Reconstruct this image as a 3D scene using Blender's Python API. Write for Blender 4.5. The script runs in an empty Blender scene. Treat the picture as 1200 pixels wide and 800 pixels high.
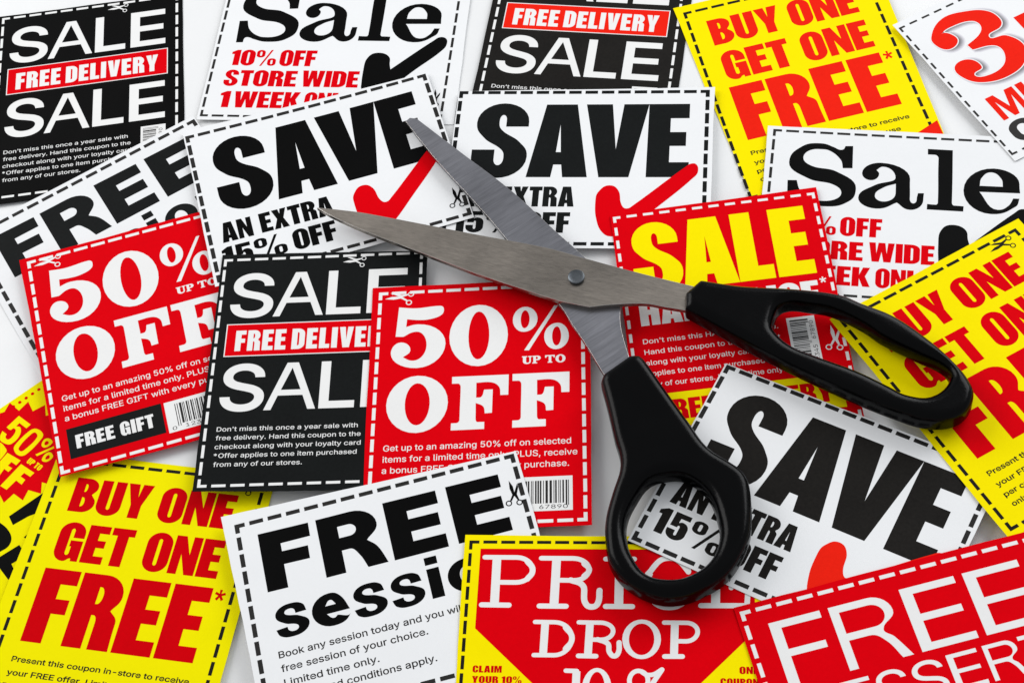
import bpy, bmesh, math, random
import numpy as np
from mathutils import Vector, Matrix
from mathutils.geometry import delaunay_2d_cdt

# ------------------------------------------------------------------ camera, light, exposure
scene = bpy.context.scene
col = scene.collection
MM = 0.001

def make_camera(pitch, roll, focal_px, loc):
    cp, sp = math.cos(pitch), math.sin(pitch)
    cr, sr = math.cos(roll), math.sin(roll)
    right = Vector((1, 0, 0)); up = Vector((0, cp, sp)); fw = Vector((0, sp, -cp))
    r2 = right * cr + up * sr
    u2 = right * -sr + up * cr
    cd = bpy.data.cameras.new('camera')
    cd.sensor_width = 36.0
    cd.lens = focal_px / 1200.0 * 36.0
    cd.clip_start = 0.01; cd.clip_end = 20.0
    o = bpy.data.objects.new('camera', cd)
    m = Matrix((r2, u2, -fw)).transposed().to_4x4()
    m.translation = loc
    o.matrix_world = m
    col.objects.link(o)
    scene.camera = o

make_camera(0.593463, -0.179483, 2187.0, Vector((0, 0, 0.5)))

world = bpy.data.worlds.new('World'); scene.world = world
world.use_nodes = True
bg = world.node_tree.nodes['Background']
bg.inputs[0].default_value = (0.93, 0.96, 1.0, 1)
bg.inputs[1].default_value = 0.46

def softbox(name, loc, target, sx, sy, power, color):
    ld = bpy.data.lights.new(name, 'AREA')
    ld.shape = 'RECTANGLE'; ld.size = sx; ld.size_y = sy
    ld.energy = power; ld.color = color
    o = bpy.data.objects.new(name, ld)
    o.location = loc
    o.rotation_euler = (Vector(target) - Vector(loc)).to_track_quat('-Z', 'Y').to_euler()
    col.objects.link(o)

softbox('softbox_lamp', (-1.05, 1.25, 0.85), (0.0, 0.38, 0.0), 1.2, 1.0, 15.5, (1.0, 0.985, 0.97))
softbox('softbox_lamp', (1.05, 1.30, 0.85), (0.0, 0.38, 0.0), 1.2, 1.0, 18.5, (0.97, 0.985, 1.0))

scene.view_settings.view_transform = 'Standard'
scene.view_settings.look = 'None'
scene.view_settings.exposure = 0.07
scene.view_settings.gamma = 1.0
scene.view_settings.use_curve_mapping = False

# ------------------------------------------------------------------ materials
def new_mat(name):
    m = bpy.data.materials.new(name); m.use_nodes = True
    return m, m.node_tree.nodes, m.node_tree.links, m.node_tree.nodes['Principled BSDF']

def srgb(r, g, b):
    f = lambda c: (c / 255 / 12.92) if c / 255 <= 0.04045 else ((c / 255 + 0.055) / 1.055) ** 2.4
    return (f(r), f(g), f(b), 1)

def paper_mat(name, rgb, rough=0.5, spec=0.15, mottle=0.05, fibre=0.12):
    m, N, L, b = new_mat(name)
    tc = N.new('ShaderNodeTexCoord')
    n1 = N.new('ShaderNodeTexNoise'); n1.inputs['Scale'].default_value = 900.0; n1.inputs['Detail'].default_value = 4.0
    n1.inputs['Roughness'].default_value = 0.75
    L.new(tc.outputs['Object'], n1.inputs['Vector'])
    n2 = N.new('ShaderNodeTexNoise'); n2.inputs['Scale'].default_value = 60.0; n2.inputs['Detail'].default_value = 2.0
    L.new(tc.outputs['Object'], n2.inputs['Vector'])
    mr = N.new('ShaderNodeMapRange'); mr.inputs[1].default_value = 0.3; mr.inputs[2].default_value = 0.7
    mr.inputs[3].default_value = 1.0 - mottle; mr.inputs[4].default_value = 1.0 + mottle
    L.new(n1.outputs[0], mr.inputs[0])
    mr2 = N.new('ShaderNodeMapRange'); mr2.inputs[1].default_value = 0.3; mr2.inputs[2].default_value = 0.7
    mr2.inputs[3].default_value = 1.0 - mottle * 0.5; mr2.inputs[4].default_value = 1.0 + mottle * 0.5
    L.new(n2.outputs[0], mr2.inputs[0])
    mu = N.new('ShaderNodeMath'); mu.operation = 'MULTIPLY'
    L.new(mr.outputs[0], mu.inputs[0]); L.new(mr2.outputs[0], mu.inputs[1])
    mx = N.new('ShaderNodeVectorMath'); mx.operation = 'SCALE'
    mx.inputs[0].default_value = rgb[:3]
    L.new(mu.outputs[0], mx.inputs['Scale'])
    L.new(mx.outputs[0], b.inputs['Base Color'])
    b.inputs['Roughness'].default_value = rough
    b.inputs['Specular IOR Level'].default_value = spec
    bp = N.new('ShaderNodeBump'); bp.inputs['Strength'].default_value = fibre; bp.inputs['Distance'].default_value = 0.0001
    L.new(n1.outputs[0], bp.inputs['Height'])
    n3 = N.new('ShaderNodeTexNoise'); n3.inputs['Scale'].default_value = 26.0; n3.inputs['Detail'].default_value = 2.0
    L.new(tc.outputs['Object'], n3.inputs['Vector'])
    b2 = N.new('ShaderNodeBump'); b2.inputs['Strength'].default_value = 0.35; b2.inputs['Distance'].default_value = 0.002
    L.new(n3.outputs[0], b2.inputs['Height']); L.new(bp.outputs[0], b2.inputs['Normal'])
    L.new(b2.outputs[0], b.inputs['Normal'])
    return m

MAT = {}
MAT['white'] = paper_mat('white_paper', (0.83, 0.835, 0.84, 1), mottle=0.012)
MAT['inkwhite'] = paper_mat('unprinted_white', (0.82, 0.815, 0.80, 1), mottle=0.015)
MAT['black'] = paper_mat('black_ink', (0.0012, 0.0012, 0.0012, 1), rough=0.5, spec=0.04, mottle=0.2)
MAT['grey'] = paper_mat('sheen_black_ink', (0.0055, 0.0065, 0.0065, 1), rough=0.5, spec=0.06, mottle=0.2)  # black ink lightened so its surface sheen sits in the colour
MAT['brown'] = paper_mat('warm_sheen_black_ink', (0.0105, 0.0092, 0.008, 1), rough=0.5, spec=0.06, mottle=0.25)  # warm black print; on sale and save coupons it paints in the sheen
MAT['dash'] = paper_mat('dark_grey_ink', (0.018, 0.017, 0.016, 1), spec=0.12, mottle=0.2)
MAT['red'] = paper_mat('red_ink', (0.70, 0.0, 0.004, 1), spec=0.015, mottle=0.045)
MAT['scarlet'] = paper_mat('scarlet_ink', (0.84, 0.016, 0.006, 1), spec=0.015, mottle=0.045)
MAT['deep_shaded_red'] = paper_mat('deep_shaded_red_ink', (0.60, 0.0, 0.003, 1), spec=0.015, mottle=0.05)  # red darkened for light falling off near left; also colours claim lettering
MAT['yellow'] = paper_mat('yellow_ink', (0.95, 0.79, 0.0, 1), spec=0.02, mottle=0.02)
MAT['yellow2'] = paper_mat('shaded_yellow_ink', (0.88, 0.79, 0.0, 1), spec=0.02, mottle=0.02)  # yellow darkened to paint in the weaker light at near left
for i, g in enumerate((0.70, 0.55, 0.40, 0.28, 0.18)):
    MAT['shadow%d' % i] = paper_mat('printed_grey_ink', (g, g * 0.98, g * 1.04, 1), mottle=0.02)

def table_mat():
    m = paper_mat('white_laminate', (0.81, 0.812, 0.81, 1), rough=0.35, spec=0.4, mottle=0.006, fibre=0.02)
    return m

def metal_mat(name, rgb, angle, along, across, rough, bump, contrast, mott=0.0):
    m, N, L, b = new_mat(name)
    tc = N.new('ShaderNodeTexCoord')
    mp = N.new('ShaderNodeMapping'); mp.vector_type = 'TEXTURE'
    mp.inputs['Rotation'].default_value = (0, 0, angle)
    L.new(tc.outputs['Object'], mp.inputs['Vector'])
    m2 = N.new('ShaderNodeMapping'); m2.inputs['Scale'].default_value = (along, across, 50)
    L.new(mp.outputs[0], m2.inputs['Vector'])
    n = N.new('ShaderNodeTexNoise'); n.inputs['Scale'].default_value = 1.0; n.inputs['Detail'].default_value = 5.0
    n.inputs['Roughness'].default_value = 0.7
    L.new(m2.outputs[0], n.inputs['Vector'])
    nb = N.new('ShaderNodeTexNoise'); nb.inputs['Scale'].default_value = 0.16; nb.inputs['Detail'].default_value = 3.0
    L.new(m2.outputs[0], nb.inputs['Vector'])
    ad = N.new('ShaderNodeMix'); ad.data_type = 'FLOAT'; ad.inputs[0].default_value = 0.18
    L.new(n.outputs[0], ad.inputs[2]); L.new(nb.outputs[0], ad.inputs[3])
    mr = N.new('ShaderNodeMapRange'); mr.inputs[1].default_value = 0.3; mr.inputs[2].default_value = 0.7
    mr.inputs[3].default_value = 1 - contrast; mr.inputs[4].default_value = 1 + contrast
    L.new(ad.outputs[0], mr.inputs[0])
    sm = N.new('ShaderNodeTexNoise'); sm.inputs['Scale'].default_value = 38.0; sm.inputs['Detail'].default_value = 3.0
    L.new(tc.outputs['Object'], sm.inputs['Vector'])
    sr = N.new('ShaderNodeMapRange'); sr.inputs[1].default_value = 0.3; sr.inputs[2].default_value = 0.7
    sr.inputs[3].default_value = 0.88; sr.inputs[4].default_value = 1.12
    L.new(sm.outputs[0], sr.inputs[0])
    mm = N.new('ShaderNodeMath'); mm.operation = 'MULTIPLY'
    L.new(mr.outputs[0], mm.inputs[0]); L.new(sr.outputs[0], mm.inputs[1])
    mx = N.new('ShaderNodeVectorMath'); mx.operation = 'SCALE'; mx.inputs[0].default_value = rgb
    L.new(mm.outputs[0], mx.inputs['Scale'])
    L.new(mx.outputs[0], b.inputs['Base Color'])
    b.inputs['Metallic'].default_value = 1.0
    rr = N.new('ShaderNodeMapRange'); rr.inputs[1].default_value = 0.3; rr.inputs[2].default_value = 0.7
    rr.inputs[3].default_value = rough - 0.05; rr.inputs[4].default_value = rough + 0.08
    L.new(ad.outputs[0], rr.inputs[0])
    rm = N.new('ShaderNodeMath'); rm.operation = 'MULTIPLY'
    L.new(rr.outputs[0], rm.inputs[0]); L.new(sr.outputs[0], rm.inputs[1]); L.new(rm.outputs[0], b.inputs['Roughness'])
    bp = N.new('ShaderNodeBump'); bp.inputs['Strength'].default_value = bump; bp.inputs['Distance'].default_value = 0.00006
    L.new(n.outputs[0], bp.inputs['Height']); L.new(bp.outputs[0], b.inputs['Normal'])
    return m

UP_ANG = math.atan2(357.5 - 400.9, 28.5 + 57.1)
LO_ANG = math.atan2(434.0 - 357.5, -21.0 - 29.0)
MAT['blade_top'] = metal_mat('satin_steel', (0.27, 0.24, 0.208), UP_ANG, 350, 4600, 0.30, 0.28, 0.20)
MAT['blade_low'] = metal_mat('cross_ground_steel', (0.235, 0.235, 0.255), LO_ANG - 0.12, 3000, 70, 0.32, 0.3, 0.19)
MAT['edge'] = metal_mat('highlight_steel_edge', (0.50, 0.47, 0.44), UP_ANG, 200, 900, 0.22, 0.2, 0.08)  # bevelled edge, colour lightened to carry a highlight line
MAT['rivet'] = metal_mat('dark_steel_rivet', (0.11, 0.12, 0.13), 0, 1500, 1500, 0.36, 0.2, 0.15)

def plastic_mat():
    m, N, L, b = new_mat('black_moulded_plastic')
    b.inputs['Base Color'].default_value = (0.0006, 0.0006, 0.0008, 1)
    b.inputs['Roughness'].default_value = 0.36
    b.inputs['Specular IOR Level'].default_value = 0.10
    tc = N.new('ShaderNodeTexCoord')
    n = N.new('ShaderNodeTexNoise'); n.inputs['Scale'].default_value = 1500.0; n.inputs['Detail'].default_value = 3.0
    L.new(tc.outputs['Object'], n.inputs['Vector'])
    bp = N.new('ShaderNodeBump'); bp.inputs['Strength'].default_value = 0.35; bp.inputs['Distance'].default_value = 0.0001
    L.new(n.outputs[0], bp.inputs['Height']); L.new(bp.outputs[0], b.inputs['Normal'])
    n3 = N.new('ShaderNodeTexNoise'); n3.inputs['Scale'].default_value = 90.0
    L.new(tc.outputs['Object'], n3.inputs['Vector'])
    mr = N.new('ShaderNodeMapRange'); mr.inputs[3].default_value = 0.15; mr.inputs[4].default_value = 0.27
    L.new(n3.outputs[0], mr.inputs[0]); L.new(mr.outputs[0], b.inputs['Roughness'])
    return m
MAT['plastic'] = plastic_mat()

# ------------------------------------------------------------------ outlines: points with tangent flags
def parse(s):
    out = []
    for cont in s.split(';'):
        pts = []
        for p in cont.split():
            f = ''
            if p[-1] in 'hvs': f = p[-1]; p = p[:-1]
            a, b = p.split(','); pts.append((float(a), float(b), f))
        if pts: out.append(pts)
    return out

def smooth(pts, closed=True, seg=7):
    n = len(pts)
    P = [np.array(p[:2]) for p in pts]
    res = []
    def handle(i, j, prv, nxt):            # handle at i toward j
        f = pts[i][2]; d = P[j] - P[i]
        if f == '': return None
        if f == 'h': return np.array([0.55 * d[0], 0.0])
        if f == 'v': return np.array([0.0, 0.55 * d[1]])
        if prv is None or nxt is None: return None
        t = P[nxt] - P[prv]; L = np.hypot(*t)
        if L < 1e-9: return None
        t = t / L
        if t @ d < 0: t = -t
        return t * 0.36 * np.hypot(*d)
    m = n if closed else n - 1
    for i in range(m):
        j = (i + 1) % n
        pi = (i - 1) % n if closed or i > 0 else None
        nj = (j + 1) % n if closed or j < n - 1 else None
        h1 = handle(i, j, pi, j); h2 = handle(j, i, i, nj)
        res.append(P[i])
        if h1 is None and h2 is None: continue
        d = P[j] - P[i]
        c1 = P[i] + (h1 if h1 is not None else d * 0.30)
        c2 = P[j] + (h2 if h2 is not None else -d * 0.30)
        for k in range(1, seg):
            t = k / seg
            res.append((1 - t) ** 3 * P[i] + 3 * (1 - t) ** 2 * t * c1 + 3 * (1 - t) * t * t * c2 + t ** 3 * P[j])
    if not closed: res.append(P[-1])
    return res

def fill(contours, rule='evenodd'):
    """list of closed contours -> (verts, tris)"""
    vs, faces, sg = [], [], []
    for c in contours:
        ar = sum(c[i - 1][0] * c[i][1] - c[i][0] * c[i - 1][1] for i in range(len(c)))
        sg.append(1 if ar > 0 else -1)
        if ar < 0: c = c[::-1]
        k = len(vs); vs += [Vector((float(p[0]), float(p[1]))) for p in c]
        faces.append(list(range(k, k + len(c))))
    v, e, f, ov, oe, of = delaunay_2d_cdt(vs, [], faces, 1, 1e-6)
    tris = []
    for t, o in zip(f, of):
        if rule == 'union': keep = len(o) > 0
        elif rule == 'nonzero': keep = sum(sg[i] for i in o) != 0
        else: keep = len(o) % 2 == 1
        if keep: tris.append(tuple(t))
    return [(p.x, p.y) for p in v], tris

def stroke(pts, w, closed=False):
    """round-capped stroke as a list of overlapping contours"""
    out = []; r = w / 2
    for a, b in zip(pts[:-1], pts[1:]):
        d = b - a; L = np.hypot(*d)
        if L < 1e-6: continue
        n = np.array([-d[1], d[0]]) / L * r
        out.append([a + n, a - n, b - n, b + n])
    cap = range(1, len(pts) - 1) if w >= 2.0 else range(len(pts))
    for i in cap:
        out.append([pts[i] + r * np.array([math.cos(t), math.sin(t)]) for t in np.linspace(0, 2 * math.pi, 13)[:-1]])
    return out

# ------------------------------------------------------------------ heavy condensed capitals (cap height 100, y up)
HV = {
 'A': (62, "0,0 15,100 47,100 62,0 37,0 35,17 27,17 25,0;28.5,34 31,72 33.5,34"),
 'B': (56, "0,0 0,100 28,100h 54,76v 44,53 56,28v 28,0h;24,60 24,83 26,83h 30,72v 26,60h;24,17 24,44 26,44h 32,30v 26,17h"),
 'C': (56, "56,62 56,73v 28,102h 0,73v 0,27v 28,-2h 56,27v 56,40 32,40 32,21v 28,15h 24,21v 24,79v 28,85h 32,79v 32,62"),
 'D': (56, "0,0 0,100 26,100h 56,74v 56,26v 26,0h;24,18 24,82 26,82h 32,76v 32,24v 26,18h"),
 'E': (47, "0,0 0,100 46,100 46,80 25,80 25,61 43,61 43,42 25,42 25,20 47,20 47,0"),
 'F': (45, "0,0 0,100 45,100 45,80 25,80 25,60 42,60 42,40 25,40 25,0"),
 'G': (57, "56,61 56,73v 28,102h 0,73v 0,26v 24,-2h 39,7s 41,0 56,0 56,54 29,54 29,38 33,38 33,22v 28.5,15h 24,21v 24,79v 28,85h 32,79v 32,61"),
 'H': (56, "0,0 0,100 24,100 24,62 32,62 32,100 56,100 56,0 32,0 32,42 24,42 24,0"),
 'I': (25, "0,0 0,100 25,100 25,0"),
 'K': (61, "0,0 0,100 24,100 24,62 36,100 60,100 44,54 62,0 37,0 24,42 24,0"),
 'L': (44, "0,0 0,100 25,100 25,20 44,20 44,0"),
 'M': (74, "0,0 0,100 29,100 37,48 45,100 74,100 74,0 53,0 53,66 44,0 30,0 21,66 21,0"),
 'N': (58, "0,0 0,100 22,100 38,52 38,100 58,100 58,0 37,0 20,52 20,0"),
 'O': (56, "28,102h 56,73v 56,27v 28,-2h 0,27v 0,73v;28,85h 32,79v 32,21v 28,15h 24,21v 24,79v"),
 'P': (54, "0,0 0,100 27,100h 54,70v 27,39h 24,39 24,0;24,57 24,83 26,83h 31,70v 26,57h"),
 'R': (56, "0,0 0,100 29,100h 54,74v 45,53 55,38v 56,0 31,0 31,36v 27,45h 24,45 24,0;24,60 24,83 26,83h 31,72v 26,60h"),
 'S': (57, "55,69 55,76v 29,102h 3,75v 12,53s 30,37s 33,25v 28,15.5h 23.5,24v 23.5,37 1,37 1,25v 28,-2h 56,27v 47,48s 29,64s 25.5,77v 29,85.5h 32.5,79v 32.5,69"),
 'T': (50, "12.5,0 12.5,80 0,80 0,100 50,100 50,80 37.5,80 37.5,0"),
 'U': (56, "0,100 0,27v 28,-2h 56,27v 56,100 32,100 32,22v 28,16h 24,22v 24,100"),
 'V': (60, "16,0 0,100 25,100 30.5,38 36,100 60,100 44,0"),
 'W': (90, "12,0 0,100 23,100 27,45 33,100 57,100 63,45 67,100 90,100 78,0 53,0 45,52 37,0"),
 'X': (60, "0,0 17,51 1,100 27,100 31,75 35,100 59,100 43,51 60,0 34,0 30,28 25,0"),
 'Y': (58, "17,0 17,38 0,100 25,100 29,62 33,100 58,100 41,38 41,0"),
 '0': (56, "28,102h 56,73v 56,27v 28,-2h 0,27v 0,73v;28,85h 32,79v 32,21v 28,15h 24,21v 24,79v"),
 '1': (36, "10,0 10,72 0,72 0,86 20,100 35,100 35,0"),
 '5': (56, "4,46 5,100 52,100 52,81 25,81 24.5,64 36,70h 56,47v 56,26v 28,-2h 0,25v 0,34 24,34 24,21v 28,15h 32,21v 32,47v 28,54h 25,48v 25,46"),
 '%': (82, "17,101h 34,86v 34,67v 17,52h 0,67v 0,86v;17,90h 21,84v 21,69v 17,63h 13,69v 13,84v;19,-2 56,102 64,102 27,-2;65,48h 82,33v 82,14v 65,-1h 48,14v 48,33v;65,37h 69,31v 69,16v 65,10h 61,16v 61,31v"),
 '*': (26, "10,101 16,101 15,92 23,95.5 25.5,90 17,87 22.5,79 17.5,75.5 13,83 8.5,75.5 3.5,79 9,87 .5,90 3,95.5 11,92"),
}
_gc = {}
def hv(ch):
    if ch not in _gc:
        w, s = HV[ch]; _gc[ch] = (w, [smooth(c) for c in parse(s)])
    return _gc[ch]

def heavy(text, x0, x1, ytop, ybase, sp=4, space=16, slant=0.0):
    """contours of a word fitted to the box, y down, mm"""
    x = 0; L = []
    for ch in text:
        if ch == ' ': x += space; continue
        w, cs = hv(ch)
        L.append((x, cs)); x += w + sp
    tot = x - sp; sx = (x1 - x0) / tot; sy = (ybase - ytop) / 100.0
    out = []
    for ox, cs in L:
        out.append([[np.array([x0 + (ox + p[0]) * sx + slant * p[1] * sy, ybase - p[1] * sy]) for p in c] for c in cs])
    return out                                            # list of glyphs, each a list of contours

def glyph_box(contours, x0, y0, x1, y1):
    a = np.array([p for c in contours for p in c]); lo = a.min(0); hi = a.max(0)
    s = (np.array([x1, y1]) - [x0, y0]) / (hi - lo)
    return [[(p - lo) * s + [x0, y0] for p in c] for c in contours]

def outl(s): return [smooth(c) for c in parse(s)]

# slab figures / capitals traced in millimetres on the coupons
SLAB = dict(
 S='26.74,5.02 27.01,14.48 23.83,14.69 22.94,11.21s 19.18,7.64s 15.22,7.12h 10.45,10.92v 13.52,14.43s 21.77,16.2s 28.60,22.90v 26.33,28.6s 18.12,31.09h 13.08,30.0s 10.6,29.0s 9.3,29.4s 8.97,31.50 6.38,31.6 5.87,21.0 8.91,20.8 10.28,24.93s 13.67,28.00s 17.98,28.85h 23.90,25.25v 21.03,21.80s 12.80,19.89s 5.82,13.31v 9.11,6.83s 15.78,4.58h 20.3,5.9s 22.3,6.9s 23.6,6.6s 24.2,5.20',
 a='30.27,16.20v 36.39,11.50h 46.10,17.69v 46.31,25.81v 47.42,27.74h 48.54,26.11v 48.87,23.39 50.80,23.28 50.68,26.16v 46.54,30.49h 42.16,27.80 35.48,30.76h 29.51,26.62v 34.70,21.02s 41.33,17.60v 37.17,13.13h 34.98,14.67 35.90,16.29v 33.22,19.09h;41.51,19.98 37.54,21.89s 34.90,25.39v 37.64,27.66h 41.60,24.09v',
 l='51.47,4.57 59.67,4.61 59.92,26.51v 60.70,27.69h 63.72,27.78 63.62,29.95 51.90,29.91 51.97,27.65 54.73,27.75h 55.39,26.76v 55.09,8.43v 53.79,6.92h 51.55,6.95',
 e='81.70,21.22 81.47,17.42v 73.19,11.43h 63.51,21.11v 72.54,30.35h 80.31,26.80s 81.51,23.47 79.54,23.47 77.93,26.65s 74.56,28.44h 68.67,21.46;68.7,18.94 69.3,15.6s 72.32,13.13h 75.6,15.6s 76.15,18.87',
 n5='6.38,5.80 12.03,6.48s 19.98,6.00s 21.15,6.98s 20.53,9.51s 16.66,11.07s 12.85,11.18s 9.21,10.64 9.02,13.70 12.92,12.88h 22.10,20.84v 13.09,29.79h 4.41,23.64v 7.50,19.65h 10.74,22.78v 8.40,25.47 11.90,26.91h 15.96,21.22v 12.55,15.72h 8.2,17.50 5.70,17.31',
 n0='32.70,6.4h 42.28,18.63v 32.89,30.22h 23.29,18.44v;32.70,9.03h 36.27,18.46v 32.70,27.61h 29.51,18.60v',
 pct='47.82,8.1h 51.86,13.0v 47.51,17.9h 43.84,13.1v;47.83,9.5h 49.29,13.0v 47.63,16.5h 46.41,13.1v;57.31,8.12 58.50,8.1 49.12,25.11 47.57,25.02;58.23,15.0h 61.94,20.2v 57.78,25.18h 54.00,20.10v;58.11,16.4h 59.46,20.1v 57.90,23.77h 56.55,20.1v',
 O='13.50,32.75h 23.49,43.27v 13.72,54.0h 3.81,43.3v;13.51,35.58h 17.71,43.24v 13.72,51.2h 9.76,43.25v',
 F='24.62,33.83 42.71,33.9 42.62,41.46 40.12,41.46 39.70,38.39s 37.34,36.57s 32.41,36.46 32.44,42.03 34.12,41.76s 34.93,39.19 37.69,39.20 37.53,47.86 35.28,47.95 34.75,45.40s 32.33,43.97 32.39,49.66v 33.03,51.05h 35.16,51.07 35.15,53.65 24.64,53.66 24.70,51.09 26.34,51.07h 27.34,49.84v 27.45,37.88v 26.49,36.43h 24.63,36.40')
J3 = '6.59,9.48s 14.77,3.98s 24.14,5.60s 30.04,9.31s 31.58,14.57s 29.77,17.69s 23.58,19.61s 28.99,22.17s 31.39,29.23s 26.76,35.65s 18.66,37.77s 10.49,35.93s 5.84,31.31s 5.62,25.03s 11.50,24.3s 13.6,29.61s 9.46,31.22s 12.08,33.67s 19.54,33.20s 23.65,28.54s 22.93,23.93s 15.44,21.53 15.16,18.85 21.57,16.77s 24.17,13.64s 22.85,10.35s 16.62,8.89s 10.68,9.94s 13.20,11.52s 13.54,15.42s 9.25,17.24s 6.31,14.56s'
LC_S = '97,32 88,9s 50,0h 4,30v 28,56s 60,66s 67,75v 52,84.5h 37,79s 34,68 0,71 11,92s 50,100h 100,68v 74,43s 40,33s 32,25v 48,15.5h 61,20s 64,33'
LC_E = '28.73,36.91 26.63,32.00s 23.4,30.38h 17.54,35.8v 23.2,41.07h 28.59,38.42s 24.84,37.92 23.68,38.60h 21.78,36.91;21.72,34.34 23.46,32.64h 24.95,34.34'
PRICE = [
 [(2.3, '8.1,5.25 8.2,20.6'), (1.35, '4.48,5.03 13.99,5.05h 18.89,9.26v 14.10,13.22h 8.24,13.20'), (1.55, '17.21,6.27 18.94,9.26v 17.47,12.10'), (1.45, '4.43,20.5 12.48,20.55')],
 [(2.3, '25.9,5.5 25.7,20.7'), (1.35, '21.36,5.25 30.8,5.26h 35.59,8.96v 31.43,12.43h 25.8,12.38'), (1.5, '34.11,6.97s 35.65,8.96v 34.23,11.04s'), (1.45, '21.44,20.73 29.23,20.75'), (1.6, '30.29,12.35 33.75,13.85s 34.40,16.93v 35.06,20.00s 36.77,20.89h 38.54,19.63s 38.89,15.63')],
 [(2.3, '44.55,5.6 44.6,20.6'), (1.4, '40.45,5.39 48.88,5.37'), (1.45, '40.81,20.7 48.55,20.69')],
 [(1.5, '64.74,9.3 62.11,6.08s 59.0,5.0h 53.35,9.72s 52.44,13.2v 53.42,17.58s 59.04,20.89h 63.38,19.3s 65.24,16.71s'), (2.0, '53.35,9.92s 52.38,13.2v 53.42,17.28s'), (1.4, '64.74,5.34 64.74,9.51')],
 [(2.3, '72.8,5.4 72.6,19.9'), (1.45, '68.4,20.2 81.92,20.1'), (1.4, '81.61,19.90 81.99,15.43'), (1.4, '68.39,5.28 81.54,5.30'), (1.4, '81.54,5.30 81.48,8.92'), (1.3, '72.72,12.15 77.39,12.08'), (1.3, '77.23,9.9 77.16,14.5')]]
DROP = [
 [(2.0, '23.4,26.0 23.2,36.0'), (1.2, '20.44,25.8 26.19,25.84h 31.35,30.91v 26.27,36.15h 20.52,36.16'), (1.45, '29.37,27.46s 31.35,30.91v 29.60,34.14s')],
 [(2.0, '36.4,26.0 36.1,36.1'), (1.2, '33.17,25.8 39.4,25.84h 43.17,28.43v 39.70,31.19h 36.2,31.15'), (1.3, '33.37,36.25 38.42,36.29'), (1.35, '38.78,31.11 41.58,32.26s 42.05,33.91v 42.71,35.68s 43.70,36.22h 44.90,34.85s 44.97,32.00')],
 ['51.4,24.75h 56.95,30.9v 51.4,37.05h 45.85,30.9v;51.4,26.0h 55.05,30.9v 51.4,35.8h 47.75,30.9v'],
 [(2.0, '60.9,25.70 60.7,36.0'), (1.2, '57.84,25.63 64.22,25.65h 67.44,28.37v 64.01,31.42h 60.76,31.41'), (1.3, '58.03,36.15 63.09,36.1')]]
TEN = [
 [(2.0, '33.0,40.98 32.9,51.5'), (1.2, '29.96,40.85 33.09,40.92'), (1.2, '29.96,51.6 35.9,51.6')],
 ['38.9,39.9h 43.1,46.2v 38.9,52.5h 34.7,46.2v;38.9,41.1h 41.2,46.2v 38.9,51.3h 36.6,46.2v'],
 [(1.2, '50.63,40.64h 53.40,43.51v 50.72,46.64h 48.13,43.66v 50.63,40.64h'), (1.3, '57.32,40.19 50.2,51.60'), (1.2, '51.24,40.70 53.69,41.88h 57.32,40.19'), (1.2, '56.76,46.03h 59.50,48.84v 56.80,51.75h 54.37,48.85v 56.76,46.03h')]]
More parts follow.
